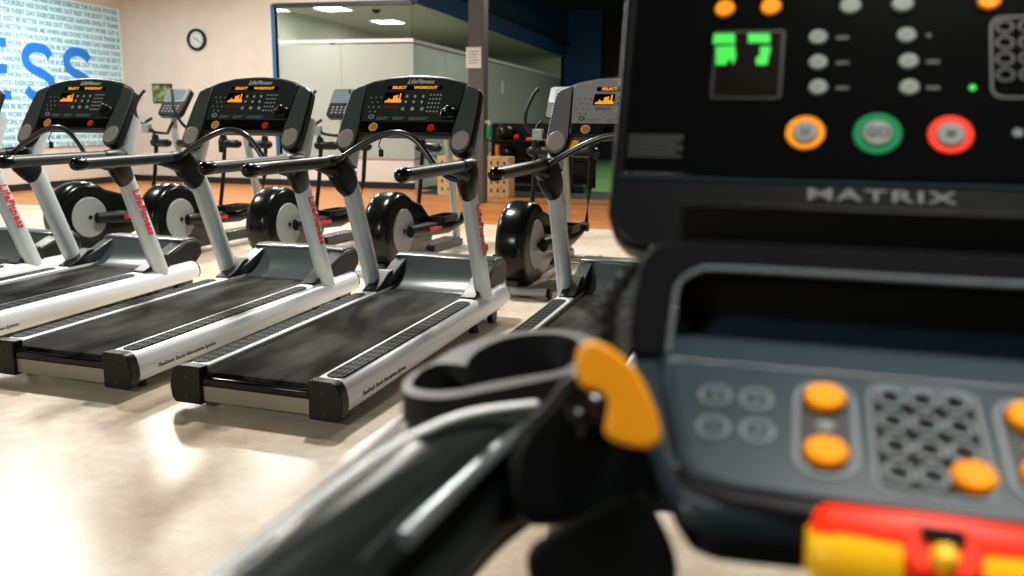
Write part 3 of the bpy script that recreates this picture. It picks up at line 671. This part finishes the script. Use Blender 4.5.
el_ = ['black cross trainer farthest left, its console in front of the small framed poster',
       'black cross trainer, wheel disc seen just right of the upright of the banner treadmill',
       'black cross trainer whose grey wheel disc shows beside the upright of the third treadmill',
       'black cross trainer with grey wheel disc between the uprights of the nearest row treadmill',
       'black cross trainer at the right end, its glossy wheel housing between the last two treadmills']
er = [tb0] + [copy_tree(tb0) for _ in range(4)]
for (x, y, a), o, l in zip(ET, er, el_):
    o.location = (x, y, 0); o.rotation_euler = (0, 0, -a); tag(o, l, 'cross trainer', 'black cross trainers behind the treadmills')

# ------------------------------------------------------------------ weights corner
BXL = ['perforated plywood box, right of three, beside the grey column', 'plywood box with slots behind the grey column, middle of three', 'plywood box with slots left of the grey column, leftmost of three']
for i in range(3):
    x = -4.28 - 0.47 * i
    o = empty('plywood_box', (x, 15.0, 0), 0, BXL[i], 'wooden box', 'perforated plywood boxes')
    link('box_body', bx(-0.21, 0.21, 0, 0.4, 0, 0.73), 'wood_box', o, bevel=0.006)
    bm = bmesh.new()
    for zz in (0.62, 0.46, 0.28, 0.13):
        for xx in (-0.12, 0.0, 0.12): link('slot', pr(ell(xx, zz, 0.018, 0.035, 12), lambda a, b, h: (a, h, b), -0.004, 0.002), 'dark_text', o)
rk = empty('storage_rack', (-4.1, 17.6, 0), 0, 'black storage rack holding balls behind the plywood boxes', 'rack')
for s, t_ in ((-1, -1.1), (1, 1.1)):
    for y in (-0.25, 0.25): link('upright', bx(t_ - 0.03, t_ + 0.03, y - 0.03, y + 0.03, 0, 1.30), 'black', rk, smooth=False)
for z in (0.25, 0.62, 0.98): link('shelf', bx(-1.1, 1.1, -0.25, 0.25, z - 0.03, z), 'black', rk, smooth=False)
link('back_panel', bx(-1.1, 1.1, 0.25, 0.28, 0.0, 1.32), 'black', rk, smooth=False)
z0 = 0.98
def shelfball(x, rad, mt, label, shelf=0.98, y=17.6):
    bm = bmesh.new(); bmesh.ops.create_uvsphere(bm, u_segments=24, v_segments=14, radius=rad)
    for v in bm.verts:
        if v.co.z < -rad * 0.96: v.co.z = -rad * 0.96
    o = link('exercise_ball', bm, mt); o.location = (x, y, shelf + rad * 0.96); tag(o, label, 'ball', 'balls on the storage rack')
shelfball(-4.87, 0.175, 'ball', 'large glossy dark ball on the top shelf of the black rack')
shelfball(-4.62, 0.06, 'red', 'small red ball on the rack shelf right of the large dark ball')
shelfball(-4.80, 0.12, 'ball', 'dark ball on the middle shelf under the large dark ball', 0.62)
shelfball(-4.3, 0.14, 'ball', 'dark ball on the middle shelf nearer the right end', 0.62)
shelfball(-3.55, 0.19, 'ball', 'dark ball at the right end of the rack top beside the last treadmill')
o = link('foam_roller', tb([(-4.98, 17.45, 0.62), (-4.98, 17.45, 0.88)], 0.055, seg=18), 'orange_key'); tag(o, 'short orange foam roller standing on the rack shelf', 'foam roller')
o = link('wooden_plank', bx(-4.35, -3.9, 17.36, 17.5, 0.98, 1.04), 'orange_key', bevel=0.01); tag(o, 'flat orange board lying on the rack top shelf', 'board')
o = link('step_platform', bx(-4.5, -3.0, 16.6, 17.1, 0.0, 0.14), 'black', bevel=0.02); tag(o, 'low black step platform on the rubber floor', 'step platform')
q = at(572, 145, 16.5)
o = empty('hanging_sign', q, 0, 'small yellow sign board beside the last treadmill upright', 'sign')
link('board', bx(-0.13, 0.13, 0, 0.02, -0.11, 0.11), 'yellow', o, bevel=0.004); link('post', bx(-0.02, 0.02, 0.02, 0.05, -q.z, 0.1), 'black', o, smooth=False)
# ------------------------------------------------------------------ big near treadmill on the right
MAZ = 0.03
KW = at(925, 430, 0.72)
mt = empty('treadmill', (KW.x, KW.y, 0), -MAZ, 'large black treadmill close to the camera with red stop bar and MATRIX lettering', 'treadmill')
EX = Vector((math.cos(MAZ), -math.sin(MAZ), 0)); EF = Vector((math.sin(MAZ), math.cos(MAZ), 0)); O0 = Vector((KW.x, KW.y, 0))
def loc(P): q = P - O0; return Vector((q.dot(EX), q.dot(EF), q.z))
def plane(el, p0):
    e = math.radians(el); c_, s_ = math.cos(e), math.sin(e)
    F = lambda a, b, h=0.0: (a, p0[1] + b * c_ - h * s_, p0[2] + b * s_ + h * c_)
    n = EF * -s_ + Vector((0, 0, 1)) * c_
    d = n.dot(O0 + EX * 0 + EF * p0[1] + Vector((0, 0, p0[2])))
    def ab(px, py):
        q = loc(sight(px, py, n, d)); return (q.x, (q.y - p0[1]) * c_ + (q.z - p0[2]) * s_)
    B = lambda a, b, h=0.0: basis(F(a, b, h), (1, 0, 0), (0, c_, s_))
    return F, ab, B
P1, ab1, B1 = plane(25, (0, 0, KW.z))
sym = lambda L: L + [(-a, b) for a, b in reversed(L)]
# console body under the control panel
shell = [ab1(*q) for q in ((634, 332), (629, 352), (630, 392), (646, 434), (660, 474), (676, 503), (706, 512), (740, 516))]
shell = shell + [(-0.06, -0.112)]
body = link('console_body', pr(sym(shell), P1, -0.034, -0.004), 'mrim', mt, bevel=0.010, seg=3)
link('body_underside', pr(sym([(a * 0.95, b * 0.93) for a, b in shell]), P1, -0.078, -0.03), 'case', mt, bevel=0.015, seg=3)
pl = [(-0.228, 0.062), (-0.222, 0.03), (-0.196, -0.068), (-0.184, -0.084), (-0.155, -0.092), (-0.08, -0.094)]
link('front_lip', pr(sym([(-0.206, -0.066), (-0.192, -0.096), (-0.155, -0.109), (-0.08, -0.114)]), P1, -0.036, 0.001), 'case', mt, bevel=0.008)
panel = link('control_panel', pr(sym(pl), P1, -0.02, 0.003), 'mpanel', mt, bevel=0.004)
bm = bmesh.new(); o_ = sym(pl); i_ = [(a * 0.955, b * 0.93 - 0.001) for a, b in o_]; ringm(bm, o_, i_, P1, 0.0, 0.0055); link('panel_rim', bm, 'mrim', panel, bevel=0.0015)
def key(px, py, r, mt_, F=P1, ab=ab1, par=None, nm='button', h=0.008, k=0.86):
    a, b = ab(px, py); return link(nm, pr(ell(a, b, r, r * k, 24), F, 0.002, h), mt_, par or panel, bevel=0.0025)
for q in ((715, 398), (756, 402), (713, 430), (757, 434)):
    a, b = ab1(*q); bm = bmesh.new(); ringm(bm, ell(a, b, 0.0145, 0.0135), ell(a, b, 0.011, 0.0105), P1, 0.002, 0.0045); kr = link('key_ring', bm, 'mring', panel)
    key(q[0], q[1], 0.0035, 'key_grey', nm='key_dot', h=0.006)
def toggle(ac, sgn):
    bm = bmesh.new(); ringm(bm, rrect(ac - 0.0255, ac + 0.0255, -0.071, 0.043, 0.022), rrect(ac - 0.0215, ac + 0.0215, -0.067, 0.039, 0.019), P1, 0.002, 0.005)
    tg = link('toggle_surround', bm, 'mring', panel)
    link('toggle_inlay', pr(rrect(ac - 0.0205, ac + 0.0205, -0.066, 0.038, 0.018), P1, 0.001, 0.0038), 'black', panel)
    for b in (0.019, -0.046): link('toggle_button', pr(ell(ac, b, 0.0172, 0.0165, 28), P1, 0.003, 0.013), 'orange_key', panel, bevel=0.004, seg=3)
    link('toggle_light', pr(ell(ac, -0.0135, 0.008, 0.006, 18), P1, 0.003, 0.007), 'key_grey', panel, bevel=0.001)
toggle(-0.0795, 1); toggle(0.0795, -1)
bm = bmesh.new(); ringm(bm, rrect(-0.044, 0.044, -0.078, 0.047, 0.014), rrect(-0.041, 0.041, -0.075, 0.044, 0.012), P1, 0.002, 0.005); link('keypad_surround', bm, 'mring', panel)
link('keypad_inlay', pr(rrect(-0.040, 0.040, -0.074, 0.043, 0.012), P1, 0.001, 0.0036), 'gloss', panel)
for i in range(3):
    for j in range(4):
        a, b = -0.0255 + 0.0255 * i, 0.031 - 0.0295 * j
        if i == 2 and j == 3:
            link('enter_button', pr(ell(a + 0.003, b + 0.002, 0.0165, 0.0155, 28), P1, 0.003, 0.013), 'orange_key', panel, bevel=0.004, seg=3); continue
        bm = bmesh.new(); ringm(bm, ell(a, b, 0.0118, 0.0118), ell(a, b, 0.0088, 0.0088), P1, 0.003, 0.0065); link('number_key', bm, 'mring', panel)
# pocket tray above the panel
P2, ab2, B2 = plane(62, P1(0, 0.060)[0:3])
rimL = [ab2(668, 352), ab2(671, 333), ab2(675, 300), ab2(680, 283), ab2(697, 272), ab2(724, 269)]
outL = [ab2(630, 352), ab2(629, 330), ab2(633, 300), ab2(640, 262), ab2(652, 246), ab2(690, 240)]
bm = bmesh.new()
ring_o = sym(outL + [(-0.02, outL[-1][1])]); ring_i = sym(rimL + [(-0.02, rimL[-1][1])])
L4 = []
for poly, d in ((ring_o, -0.05), (ring_o, 0.0), (ring_i, 0.0), (ring_i, -0.02)):
    L4.append([bm.verts.new(P2(a, b, d)) for a, b in poly])
n_ = len(ring_o)
for j in range(4):
    A_, B_ = L4[j], L4[(j + 1) % 4]
    for i in range(n_ - 1): bm.faces.new((A_[i], A_[i + 1], B_[i + 1], B_[i]))
link('tray_frame', bm, 'case', mt, bevel=0.003)
link('tray_rim', tb([P2(a, b, 0.001) for a, b in ring_i], 0.0028, smooth=3, seg=8), 'mring', mt)
w_ = abs(rimL[0][0]); t_ = rimL[-1][1]
bm = bmesh.new(); f_ = [P2(-w_, -0.002, 0), P2(w_, -0.002, 0)]
y0_, z0_ = f_[0][1], f_[0][2]
vs = [(-w_, y0_, z0_), (w_, y0_, z0_), (w_, y0_ + 0.085, z0_ + 0.010), (-w_, y0_ + 0.085, z0_ + 0.010)]
prism(bm, [(v[0], v[1]) for v in vs], lambda a, b, h: (a, b, z0_ + (b - y0_) * 0.42 + h), -0.02, 0.0); link('tray_floor', bm, 'mpanel', mt)
link('tray_back', bx(-w_, w_, y0_ + 0.078, y0_ + 0.095, z0_ - 0.02, z0_ + t_ + 0.05), 'case', mt, smooth=False)
# neck and screen
nT = EX; rT = CF + CR * ((880 - 512) / FOC) + CU * ((288 - 196) / FOC)
tT = (EX.dot(O0) - EX.dot(CC)) / EX.dot(rT); TL = loc(CC + rT * tT)
P3, ab3, B3 = plane(61, (0, TL.y, TL.z))
top = outL[-1]
bm = bmesh.new()
na = ab3(641, 243)[0]; ny = P2(0, top[1])[1]; nz = P2(0, top[1])[2]
rings = [[Vector((s * abs(x), y, z)) for s, x, y in ((-1, w1_, ya), (1, w1_, ya), (1, w1_, yb), (-1, w1_, yb))] for w1_, ya, yb, z in
         ((abs(outL[-1][0]) + 0.035, ny + 0.012, ny + 0.14, nz - 0.03), (abs(na), TL.y + 0.0, TL.y + 0.12, TL.z - 0.075), (abs(na), TL.y + 0.04, TL.y + 0.12, TL.z - 0.03), (abs(na) * 0.9, TL.y + 0.06, TL.y + 0.12, TL.z + 0.05))]
loft(bm, rings); link('console_neck', bm, 'case', mt, bevel=0.012)
sl = [ab3(*q) for q in ((640, 249), (624, 244), (612, 231), (607, 212), (609, 190), (617, 100), (625, 0))]
d_ = (sl[-1][0] - sl[-2][0]) / (sl[-1][1] - sl[-2][1]); sl.append((sl[-1][0] + d_ * 0.12, sl[-1][1] + 0.12)); sl.append((sl[-1][0] + 0.02, sl[-1][1] + 0.02))
case = link('display_case', pr(sym(sl), P3, -0.055, 0.0), 'case', mt, bevel=0.010, seg=3)
rb = ab3(617, 177)[1]
ga = abs(ab3(634, 60)[0])
face = [(-abs(ab3(624, 176)[0]), rb + 0.004), (-abs(ab3(636, 0)[0]) , ab3(640, 0)[1]), (-ga - d_ * 0, sl[-1][1] - 0.02)]
face = [(-abs(ab3(622, 172)[0]), rb + 0.004), (-abs(ab3(637, 0)[0]), ab3(637, 0)[1]), (-abs(ab3(637, 0)[0]) + 0.02, sl[-1][1] - 0.015)]
fc = link('display_face', pr(sym(face), P3, -0.01, 0.0025), 'face', case, bevel=0.002)
link('bezel_ridge', tb([P3(-abs(ab3(619, 177)[0]), rb, 0.0005), P3(abs(ab3(619, 177)[0]), rb, 0.0005)], 0.0022, seg=8), 'mpanel', case)
def A3(x, y): return ab3(x, y)
a0, b0 = A3(805, 199); a1, b1 = A3(955, 199)
c0 = A3(880, 197)
link('lettering', text_bm('MATRIX', 0.0235, 0.0006, B3(-0.001, c0[1], 0.001), sx=1.95, spacing=1.14, bold=0.0003), 'logo', case, smooth=False)
# green digits window
wl, wb = A3(709, 101); wr, wt = A3(786, 31)
win = link('digit_window', pr(rrect(wl, wr, wb, wt, 0.006), P3, 0.002, 0.0045), 'black', case, bevel=0.001)
link('digit_glass', pr(rrect(wl + 0.005, wr - 0.005, wb + 0.005, wt - 0.005, 0.002), P3, 0.004, 0.005), 'lcd', case)
for poly in (((714, 36), (735, 36), (735, 46), (713, 46)), ((716, 49), (735, 48), (736, 60), (733, 67), (730, 60), (726, 67), (716, 67)), ((748, 36), (770, 36), (770, 45), (748, 45)), ((760, 49), (771, 49), (767, 67), (756, 67), (756, 60), (760, 58))):
    link('digit_segment', pr([A3(*q) for q in poly], P3, 0.005, 0.006), 'green_led', case, smooth=False)
for q in ((725, 11), (771, 9), (988, 3)): key(*q, 0.0145, 'orange_key', P3, ab3, case, 'orange_button', 0.008, 1.0)
for q in ((850, 8), (902, 6)): key(*q, 0.0145, 'key_grey', P3, ab3, case, 'grey_button', 0.008, 0.95)
for q in ((818, 39), (818, 64), (818, 89), (906, 37), (908, 63), (909, 89)):
    key(*q, 0.0125, 'key_grey', P3, ab3, case, 'program_button', 0.0065, 0.95)
    a, b = A3(*q); link('button_symbol', pr([(a - 0.006, b - 0.003), (a + 0.004, b + 0.001), (a + 0.006, b + 0.003), (a - 0.003, b)], P3, 0.0066, 0.0072), 'dark_text', case, smooth=False)
for q, t__ in (((836, 39), 'WEIGHT'), ((836, 64), 'INTERVAL'), ((836, 89), 'MANUAL'), ((926, 37), '5K'), ((926, 63), 'GLUTE'), ((926, 89), 'FITNESS')): 
    a, b = A3(*q); L_ = 0.016 if t__ != '5K' else 0.006
    link('button_caption', pr([(a, b - 0.002), (a + L_, b - 0.002), (a + L_, b + 0.002), (a, b + 0.002)], P3, 0.002, 0.0032), 'mlight', case, smooth=False)
link('indicator_light', pr(ell(*A3(972, 89), 0.004, 0.004, 16), P3, 0.002, 0.004), 'green_led', case)
for q, r_, m_ in (((805, 134), 0.0255, 'orange_key'), ((877, 135), 0.0305, 'green_key'), ((950, 136), 0.0275, 'red')):
    a, b = A3(*q); bm = bmesh.new(); ringm(bm, ell(a, b, r_, r_, 36), ell(a, b, r_ * 0.64, r_ * 0.64, 36), P3, 0.002, 0.0045)
    link({'orange_key': 'pause_ring', 'green_key': 'go_ring', 'red': 'stop_ring'}[m_], bm, m_, case, bevel=0.001)
    link('round_button', pr(ell(a, b, r_ * 0.62, r_ * 0.62, 32), P3, 0.002, 0.007), 'key_grey', case, bevel=0.002)
    if m_ == 'orange_key':
        for s in (-1, 1): link('pause_symbol', pr(rrect(a + s * 0.0035 - 0.002, a + s * 0.0035 + 0.002, b - 0.006, b + 0.006, 0.0005, 1), P3, 0.007, 0.0078), 'dark_text', case, smooth=False)
    elif m_ == 'red': link('stop_symbol', pr(rrect(a - 0.006, a + 0.006, b - 0.005, b + 0.005, 0.001, 1), P3, 0.007, 0.0078), 'dark_text', case, smooth=False)
    else: link('go_symbol', text_bm('GO', 0.020, 0.0004, B3(a, b, 0.0074), bold=0.0006), 'dark_text', case, smooth=False)
a, b = A3(990, 100); a2, b2 = A3(990, 18)
bm = bmesh.new(); ringm(bm, rrect(a, a + 0.09, b, b2, 0.016), rrect(a + 0.003, a + 0.087, b + 0.003, b2 - 0.003, 0.014), P3, 0.002, 0.004); link('keypad_surround', bm, 'mlight', case)
for i in range(3):
    for j in range(4):
        ka, kb = a + 0.018 + 0.027 * i, b2 - 0.016 - 0.0245 * j
        bm = bmesh.new(); ringm(bm, ell(ka, kb, 0.011, 0.010), ell(ka, kb, 0.0085, 0.0075), P3, 0.002, 0.004); link('number_key', bm, 'mlight', case)
a, b = A3(624, 167); a2, b2 = A3(687, 134)
wc = link('warning_label', pr([(a, b), (a2, b), (a2, b2), (a, b2)], P3, 0.002, 0.0034), 'face', case, smooth=False)
for k in range(7):
    bm = pr([(a + 0.003, b2 - 0.0045 - 0.0052 * k), (a2 - 0.004 - 0.008 * (k % 3 == 2), b2 - 0.0045 - 0.0052 * k), (a2 - 0.004 - 0.008 * (k % 3 == 2), b2 - 0.0068 - 0.0052 * k), (a + 0.003, b2 - 0.0068 - 0.0052 * k)], P3, 0.0034, 0.0038)
    link('printed_line', bm, 'mlight', case, smooth=False)
link('blue_dot', pr(ell(*A3(1017, 134), 0.006, 0.006, 16), P3, 0.002, 0.004), 'mring', case)

# red and yellow stop bar
def S1(a, b, h=0.0): return P1(a, b + 0.012, h - 0.008)
bw = 0.092
bm = bmesh.new(); rings = []
for x, k in ((-bw, 0.62), (-bw + 0.004, 0.84), (-bw + 0.014, 1.0), (0, 1.06), (bw - 0.014, 1.0), (bw - 0.004, 0.84), (bw, 0.62)):
    prof = [(-0.105, -0.035), (-0.102, 0.006), (-0.112, 0.014), (-0.132, 0.013), (-0.146, 0.006), (-0.168, -0.012), (-0.172, -0.025), (-0.165, -0.040)]
    prof = [(-0.105 + (b + 0.105) * 0.80, 0.010 + (h - 0.010) * 0.85) for b, h in prof]
    cb_, ch_ = -0.131, -0.009
    rings.append([Vector(S1(x, cb_ + (b - cb_) * k, ch_ + (h - ch_) * k)) for b, h in prof])
loft(bm, rings); sb = link('stop_bar', bm, 'red', mt, bevel=0.003)
for s in (-1, 1):
    bm = bmesh.new(); rings = []
    xs = ((0.026, 1.0), (0.05, 1.0), (0.072, 1.0), (0.083, 0.95), (0.0905, 0.80), (0.094, 0.6))
    for x, k in xs:
        up = max(0, (x - 0.070)) * 0.9
        prof = [(-0.134 + up, 0.0095), (-0.152, 0.0052), (-0.1695, -0.010), (-0.1738, -0.025), (-0.168, -0.030), (-0.134 + up, 0.0)]
        prof = [(-0.105 + (b + 0.105) * 0.80, 0.010 + (h - 0.010) * 0.85) for b, h in prof]
        rings.append([Vector(S1(s * x, -0.131 + (b + 0.131) * (k * 1.03), -0.009 + (h + 0.009) * (k * 1.03))) for b, h in prof])
    loft(bm, rings); link('yellow_insert', bm, 'yellow', sb, bevel=0.002)
link('stop_slot', pr(rrect(-0.015, 0.015, -0.1335, -0.1215, 0.002), S1, 0.008, 0.0158), 'face', sb)
link('stop_arch', pr(rrect(-0.026, 0.026, -0.156, -0.116, 0.012), lambda a, b, h: S1(a, b, h - max(0, (-0.134 - b)) * 0.55), 0.0, 0.0148), 'red', sb, bevel=0.004)
link('yellow_dome', pr(ell(0.0, -0.1445, 0.0095, 0.0095, 24), lambda a, b, h: S1(a, b, h - 0.006), 0.0, 0.024), 'yellow', sb, bevel=0.005, seg=3)

# left arm with cup holder
def closed(pts, n):
    P = [Vector((x, y, 0)) for x, y in pts]; Pn = P + [P[0]]; sm = []
    N_ = len(P)
    for i in range(N_):
        a_, b_, c__, d__ = P[i - 1], P[i], P[(i + 1) % N_], P[(i + 2) % N_]
        for k in range(6):
            t = k / 6; sm.append(0.5 * ((2 * b_) + (c__ - a_) * t + (2 * a_ - 5 * b_ + 4 * c__ - d__) * t * t + (3 * b_ - a_ - 3 * c__ + d__) * t ** 3))
    sm.append(sm[0]); Ls = [0]
    for p_, q_ in zip(sm, sm[1:]): Ls.append(Ls[-1] + (q_ - p_).length)
    out = []; j = 0
    for k in range(n):
        t = Ls[-1] * k / n
        while Ls[j + 1] < t: j += 1
        f_ = (t - Ls[j]) / max(1e-9, Ls[j + 1] - Ls[j]); q_ = sm[j].lerp(sm[j + 1], f_); out.append((q_.x, q_.y))
    return out
ZC_ = 1.09
def onz(px, py, z=ZC_): q = loc(sight(px, py, (0, 0, 1), z)); return (q.x, q.y)
outer = [(402, 387), (408, 376), (434, 361), (456, 348), (492, 335), (525, 330), (563, 329), (590, 336), (597, 352), (585, 370), (568, 375), (525, 384), (482, 392), (446, 398), (418, 397), (404, 393)]
inner = [(412, 383), (421, 371), (436, 364), (456, 364), (466, 366), (470, 358), (484, 347), (512, 337), (550, 334), (576, 340), (580, 353), (562, 369), (525, 376), (487, 383), (461, 389), (436, 391), (418, 389)]
OO = closed([onz(*q) for q in outer], 72); II = closed([onz(*q) for q in inner], 72)
bm = bmesh.new(); ringm(bm, OO, II, lambda a, b, h: (a, b, ZC_ + h), -0.10, 0.0)
cup = link('cup_holder', bm, 'black_soft', mt, bevel=0.004, seg=3)
link('cup_floor', pr(OO, lambda a, b, h: (a, b, ZC_ + h), -0.105, -0.09), 'black', cup)
rows = [[(404, 394, 1.072), (470, 396, 1.078), (545, 390, 1.076), (600, 388, 1.07), (640, 415, 1.02)],
        [(394, 410, 1.060), (440, 422, 1.072), (490, 432, 1.064), (545, 425, 1.045), (620, 470, 0.98)],
        [(332, 468, 1.035), (358, 474, 1.055), (412, 492, 1.05), (470, 488, 1.02), (528, 520, 0.96)],
        [(262, 520, 1.03), (290, 524, 1.05), (345, 545, 1.045), (405, 545, 1.015), (482, 576, 0.96)],
        [(190, 574, 1.025), (222, 580, 1.045), (280, 606, 1.04), (345, 610, 1.01), (432, 640, 0.96)],
        [(90, 650, 1.02), (130, 660, 1.04), (190, 690, 1.035), (260, 700, 1.01), (370, 720, 0.96)]]
bm = bmesh.new(); rings = []
for rw in rows:
    q = [loc(sight(x, y, (0, 0, 1), z)) for x, y, z in rw]
    L0 = q[0] + Vector((0.004, 0, -0.03)); L1 = q[0] + Vector((0.02, 0, -0.07)); R1 = q[-1] + Vector((-0.02, 0, -0.03))
    rings.append([L1, L0] + q + [R1])
loft(bm, rings); arm = link('handrail_arm', bm, 'mgloss', mt, subsurf=2)
st = [loc(sight(x, y, (0, 0, 1), z)) for x, y, z in ((524, 428, 1.05), (502, 448, 1.051), (465, 482, 1.048), (430, 515, 1.044), (404, 541, 1.04))]
link('steel_insert', tb(st, 0.0085, smooth=4, seg=12), 'steel', arm)
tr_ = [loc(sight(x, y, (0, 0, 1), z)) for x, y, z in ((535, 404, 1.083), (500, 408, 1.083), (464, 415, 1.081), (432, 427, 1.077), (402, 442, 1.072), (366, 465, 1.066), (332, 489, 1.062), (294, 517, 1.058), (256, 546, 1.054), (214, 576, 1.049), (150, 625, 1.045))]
link('edge_highlight', tb(tr_, 0.0042, smooth=3, seg=10, roundcap=True), 'pale_highlight', arm)  # thin pale strip standing in for the reflected highlight along the arm's ridge
# orange lever, its knob and bracket
CFl = loc(O0 + CF); 
def FA(d):
    return lambda x, y, h: loc(at(x, y, d + h))
ol = [(588, 341), (577, 352), (576, 372), (583, 387), (599, 391), (608, 402), (606, 420), (605, 434), (620, 443), (645, 448), (659, 443), (661, 432), (655, 408), (641, 378), (622, 356), (604, 344)]
lv = link('orange_lever', pr(closed(ol, 60), FA(0.68), 0.0, 0.035), 'orange', mt, bevel=0.010, seg=4)
bm = bmesh.new(); bmesh.ops.create_uvsphere(bm, u_segments=24, v_segments=16, radius=0.028); kb = link('lever_knob', bm, 'gloss', mt); kb.location = loc(at(590, 414, 0.80))
bo = [(566, 378), (596, 372), (630, 400), (655, 440), (668, 470), (664, 505), (600, 520), (528, 525), (508, 500), (515, 440), (548, 400)]
link('lever_bracket', pr(closed(bo, 48), FA(0.79), 0.0, 0.12), 'case', mt, bevel=0.012, seg=3)
go = [(530, 548), (556, 530), (632, 492), (645, 492), (655, 508), (676, 558), (668, 590), (600, 640), (545, 620), (528, 575)]
link('hand_grip', pr(closed(go, 48), FA(0.70), 0.0, 0.07), 'case', mt, bevel=0.012, seg=3)
# coiled safety cord
path = catmull([loc(at(638, 262, 0.96)), loc(at(622, 282, 0.96)), loc(at(611, 300, 0.955)), loc(at(607, 322, 0.95)), loc(at(609, 350, 0.945)), loc(at(616, 378, 0.94))], 30)
hp = []
for i, p_ in enumerate(path):
    ang = i * 1.1; hp.append(p_ + Vector((math.cos(ang) * 0.008, math.sin(ang) * 0.008, 0.0)))
link('safety_cord', tb(hp, 0.0034, seg=6), 'black', mt)
# right arm (mirror), uprights, deck, hood
bm = bmesh.new(); tube(bm, [(0.30, 0.16, 1.05), (0.36, -0.2, 1.05), (0.38, -0.75, 1.05)], 0.03, sx=1.6); link('handrail_arm', bm, 'mgloss', mt)
ml = loc(at(600, 470, 1.02)); ml2 = loc(at(618, 600, 1.16))
for s in (1, -1):
    bm = bmesh.new(); tube(bm, catmull([(s * ml.x, ml.y, ml.z), (s * ml2.x, ml2.y, ml2.z), (s * 0.40, ml2.y + 0.12, 0.35), (s * 0.41, ml2.y + 0.14, 0.12)], 5), 0.045, sx=0.8); link('upright', bm, 'black', mt)
bm = bmesh.new(); tube(bm, [(-abs(ml.x) - 0.01, ml.y, ml.z), (abs(ml.x) + 0.01, ml.y, ml.z)], 0.04); link('cross_beam', bm, 'black', mt)
link('running_belt', bx(-0.27, 0.27, -1.75, 0.55, 0.14, 0.19), 'belt', mt, bevel=0.02)
for s in (-1, 1): link('side_rail', bx(min(s * 0.28, s * 0.45), max(s * 0.28, s * 0.45), -1.8, 0.9, 0.0, 0.21), 'black', mt, bevel=0.03)
link('motor_hood', bx(-0.44, 0.44, 0.56, 1.0, 0.03, 0.33), 'black', mt, bevel=0.05, seg=4)


# ------------------------------------------------------------------ lights
def area(name, loc, sx, sy, power, color=(1, 0.95, 0.88), rot=(0, 0, 0), spread=None):
    l = bpy.data.lights.new(name, 'AREA'); l.shape = 'RECTANGLE'; l.size = sx; l.size_y = sy; l.energy = power; l.color = color
    if spread: l.spread = spread
    o = bpy.data.objects.new(name, l); COL.objects.link(o); o.location = loc; o.rotation_euler = rot; return o
for x, y, e in ((-9.0, 11.6, 240), (-5.0, 11.4, 240), (-1.0, 11.2, 260)):
    area('ceiling_or_fill_lamp', (x, y, 4.4), 0.35, 0.35, e, rot=(math.radians(-35), 0, 0))
for x, y, e in ((-7.7, 7.4, 430), (-3.3, 7.2, 430)):
    area('ceiling_or_fill_lamp', (x, y, 4.3), 0.35, 0.35, e, rot=(math.radians(-35), 0, 0))
area('ceiling_or_fill_lamp', (0.7, 0.85, 4.2), 1.0, 0.25, 45, spread=math.radians(75))  # added downlight to brighten the near console, no known fixture
area('ceiling_or_fill_lamp', (-4.6, -4.6, 3.7), 2.2, 0.4, 420, rot=(math.radians(62), 0, 0))  # added fill from behind the camera, brightens console fronts and the lever
area('ceiling_or_fill_lamp', (-11.0, 13.3, 3.9), 0.5, 0.5, 185, (0.93, 0.97, 1.0))
area('ceiling_or_fill_lamp', (-7.8, 13.2, 4.7), 0.5, 0.5, 400)
area('turf_lamp', (-1.5, 18.5, 4.6), 1.2, 1.2, 260)
area('turf_lamp', (-1.0, 25, 4.6), 1.2, 1.2, 200)
w = bpy.data.worlds.new('world'); SC.world = w; w.use_nodes = True
w.node_tree.nodes['Background'].inputs['Color'].default_value = (0.55, 0.6, 0.62, 1)
w.node_tree.nodes['Background'].inputs['Strength'].default_value = 0.02
SC.view_settings.view_transform = 'Standard'; SC.view_settings.look = 'None'; SC.view_settings.gamma = 1; SC.view_settings.exposure = -0.6
SC.view_settings.use_curve_mapping = False
SC.cycles.use_denoising = True
SC.cycles.max_bounces = 6
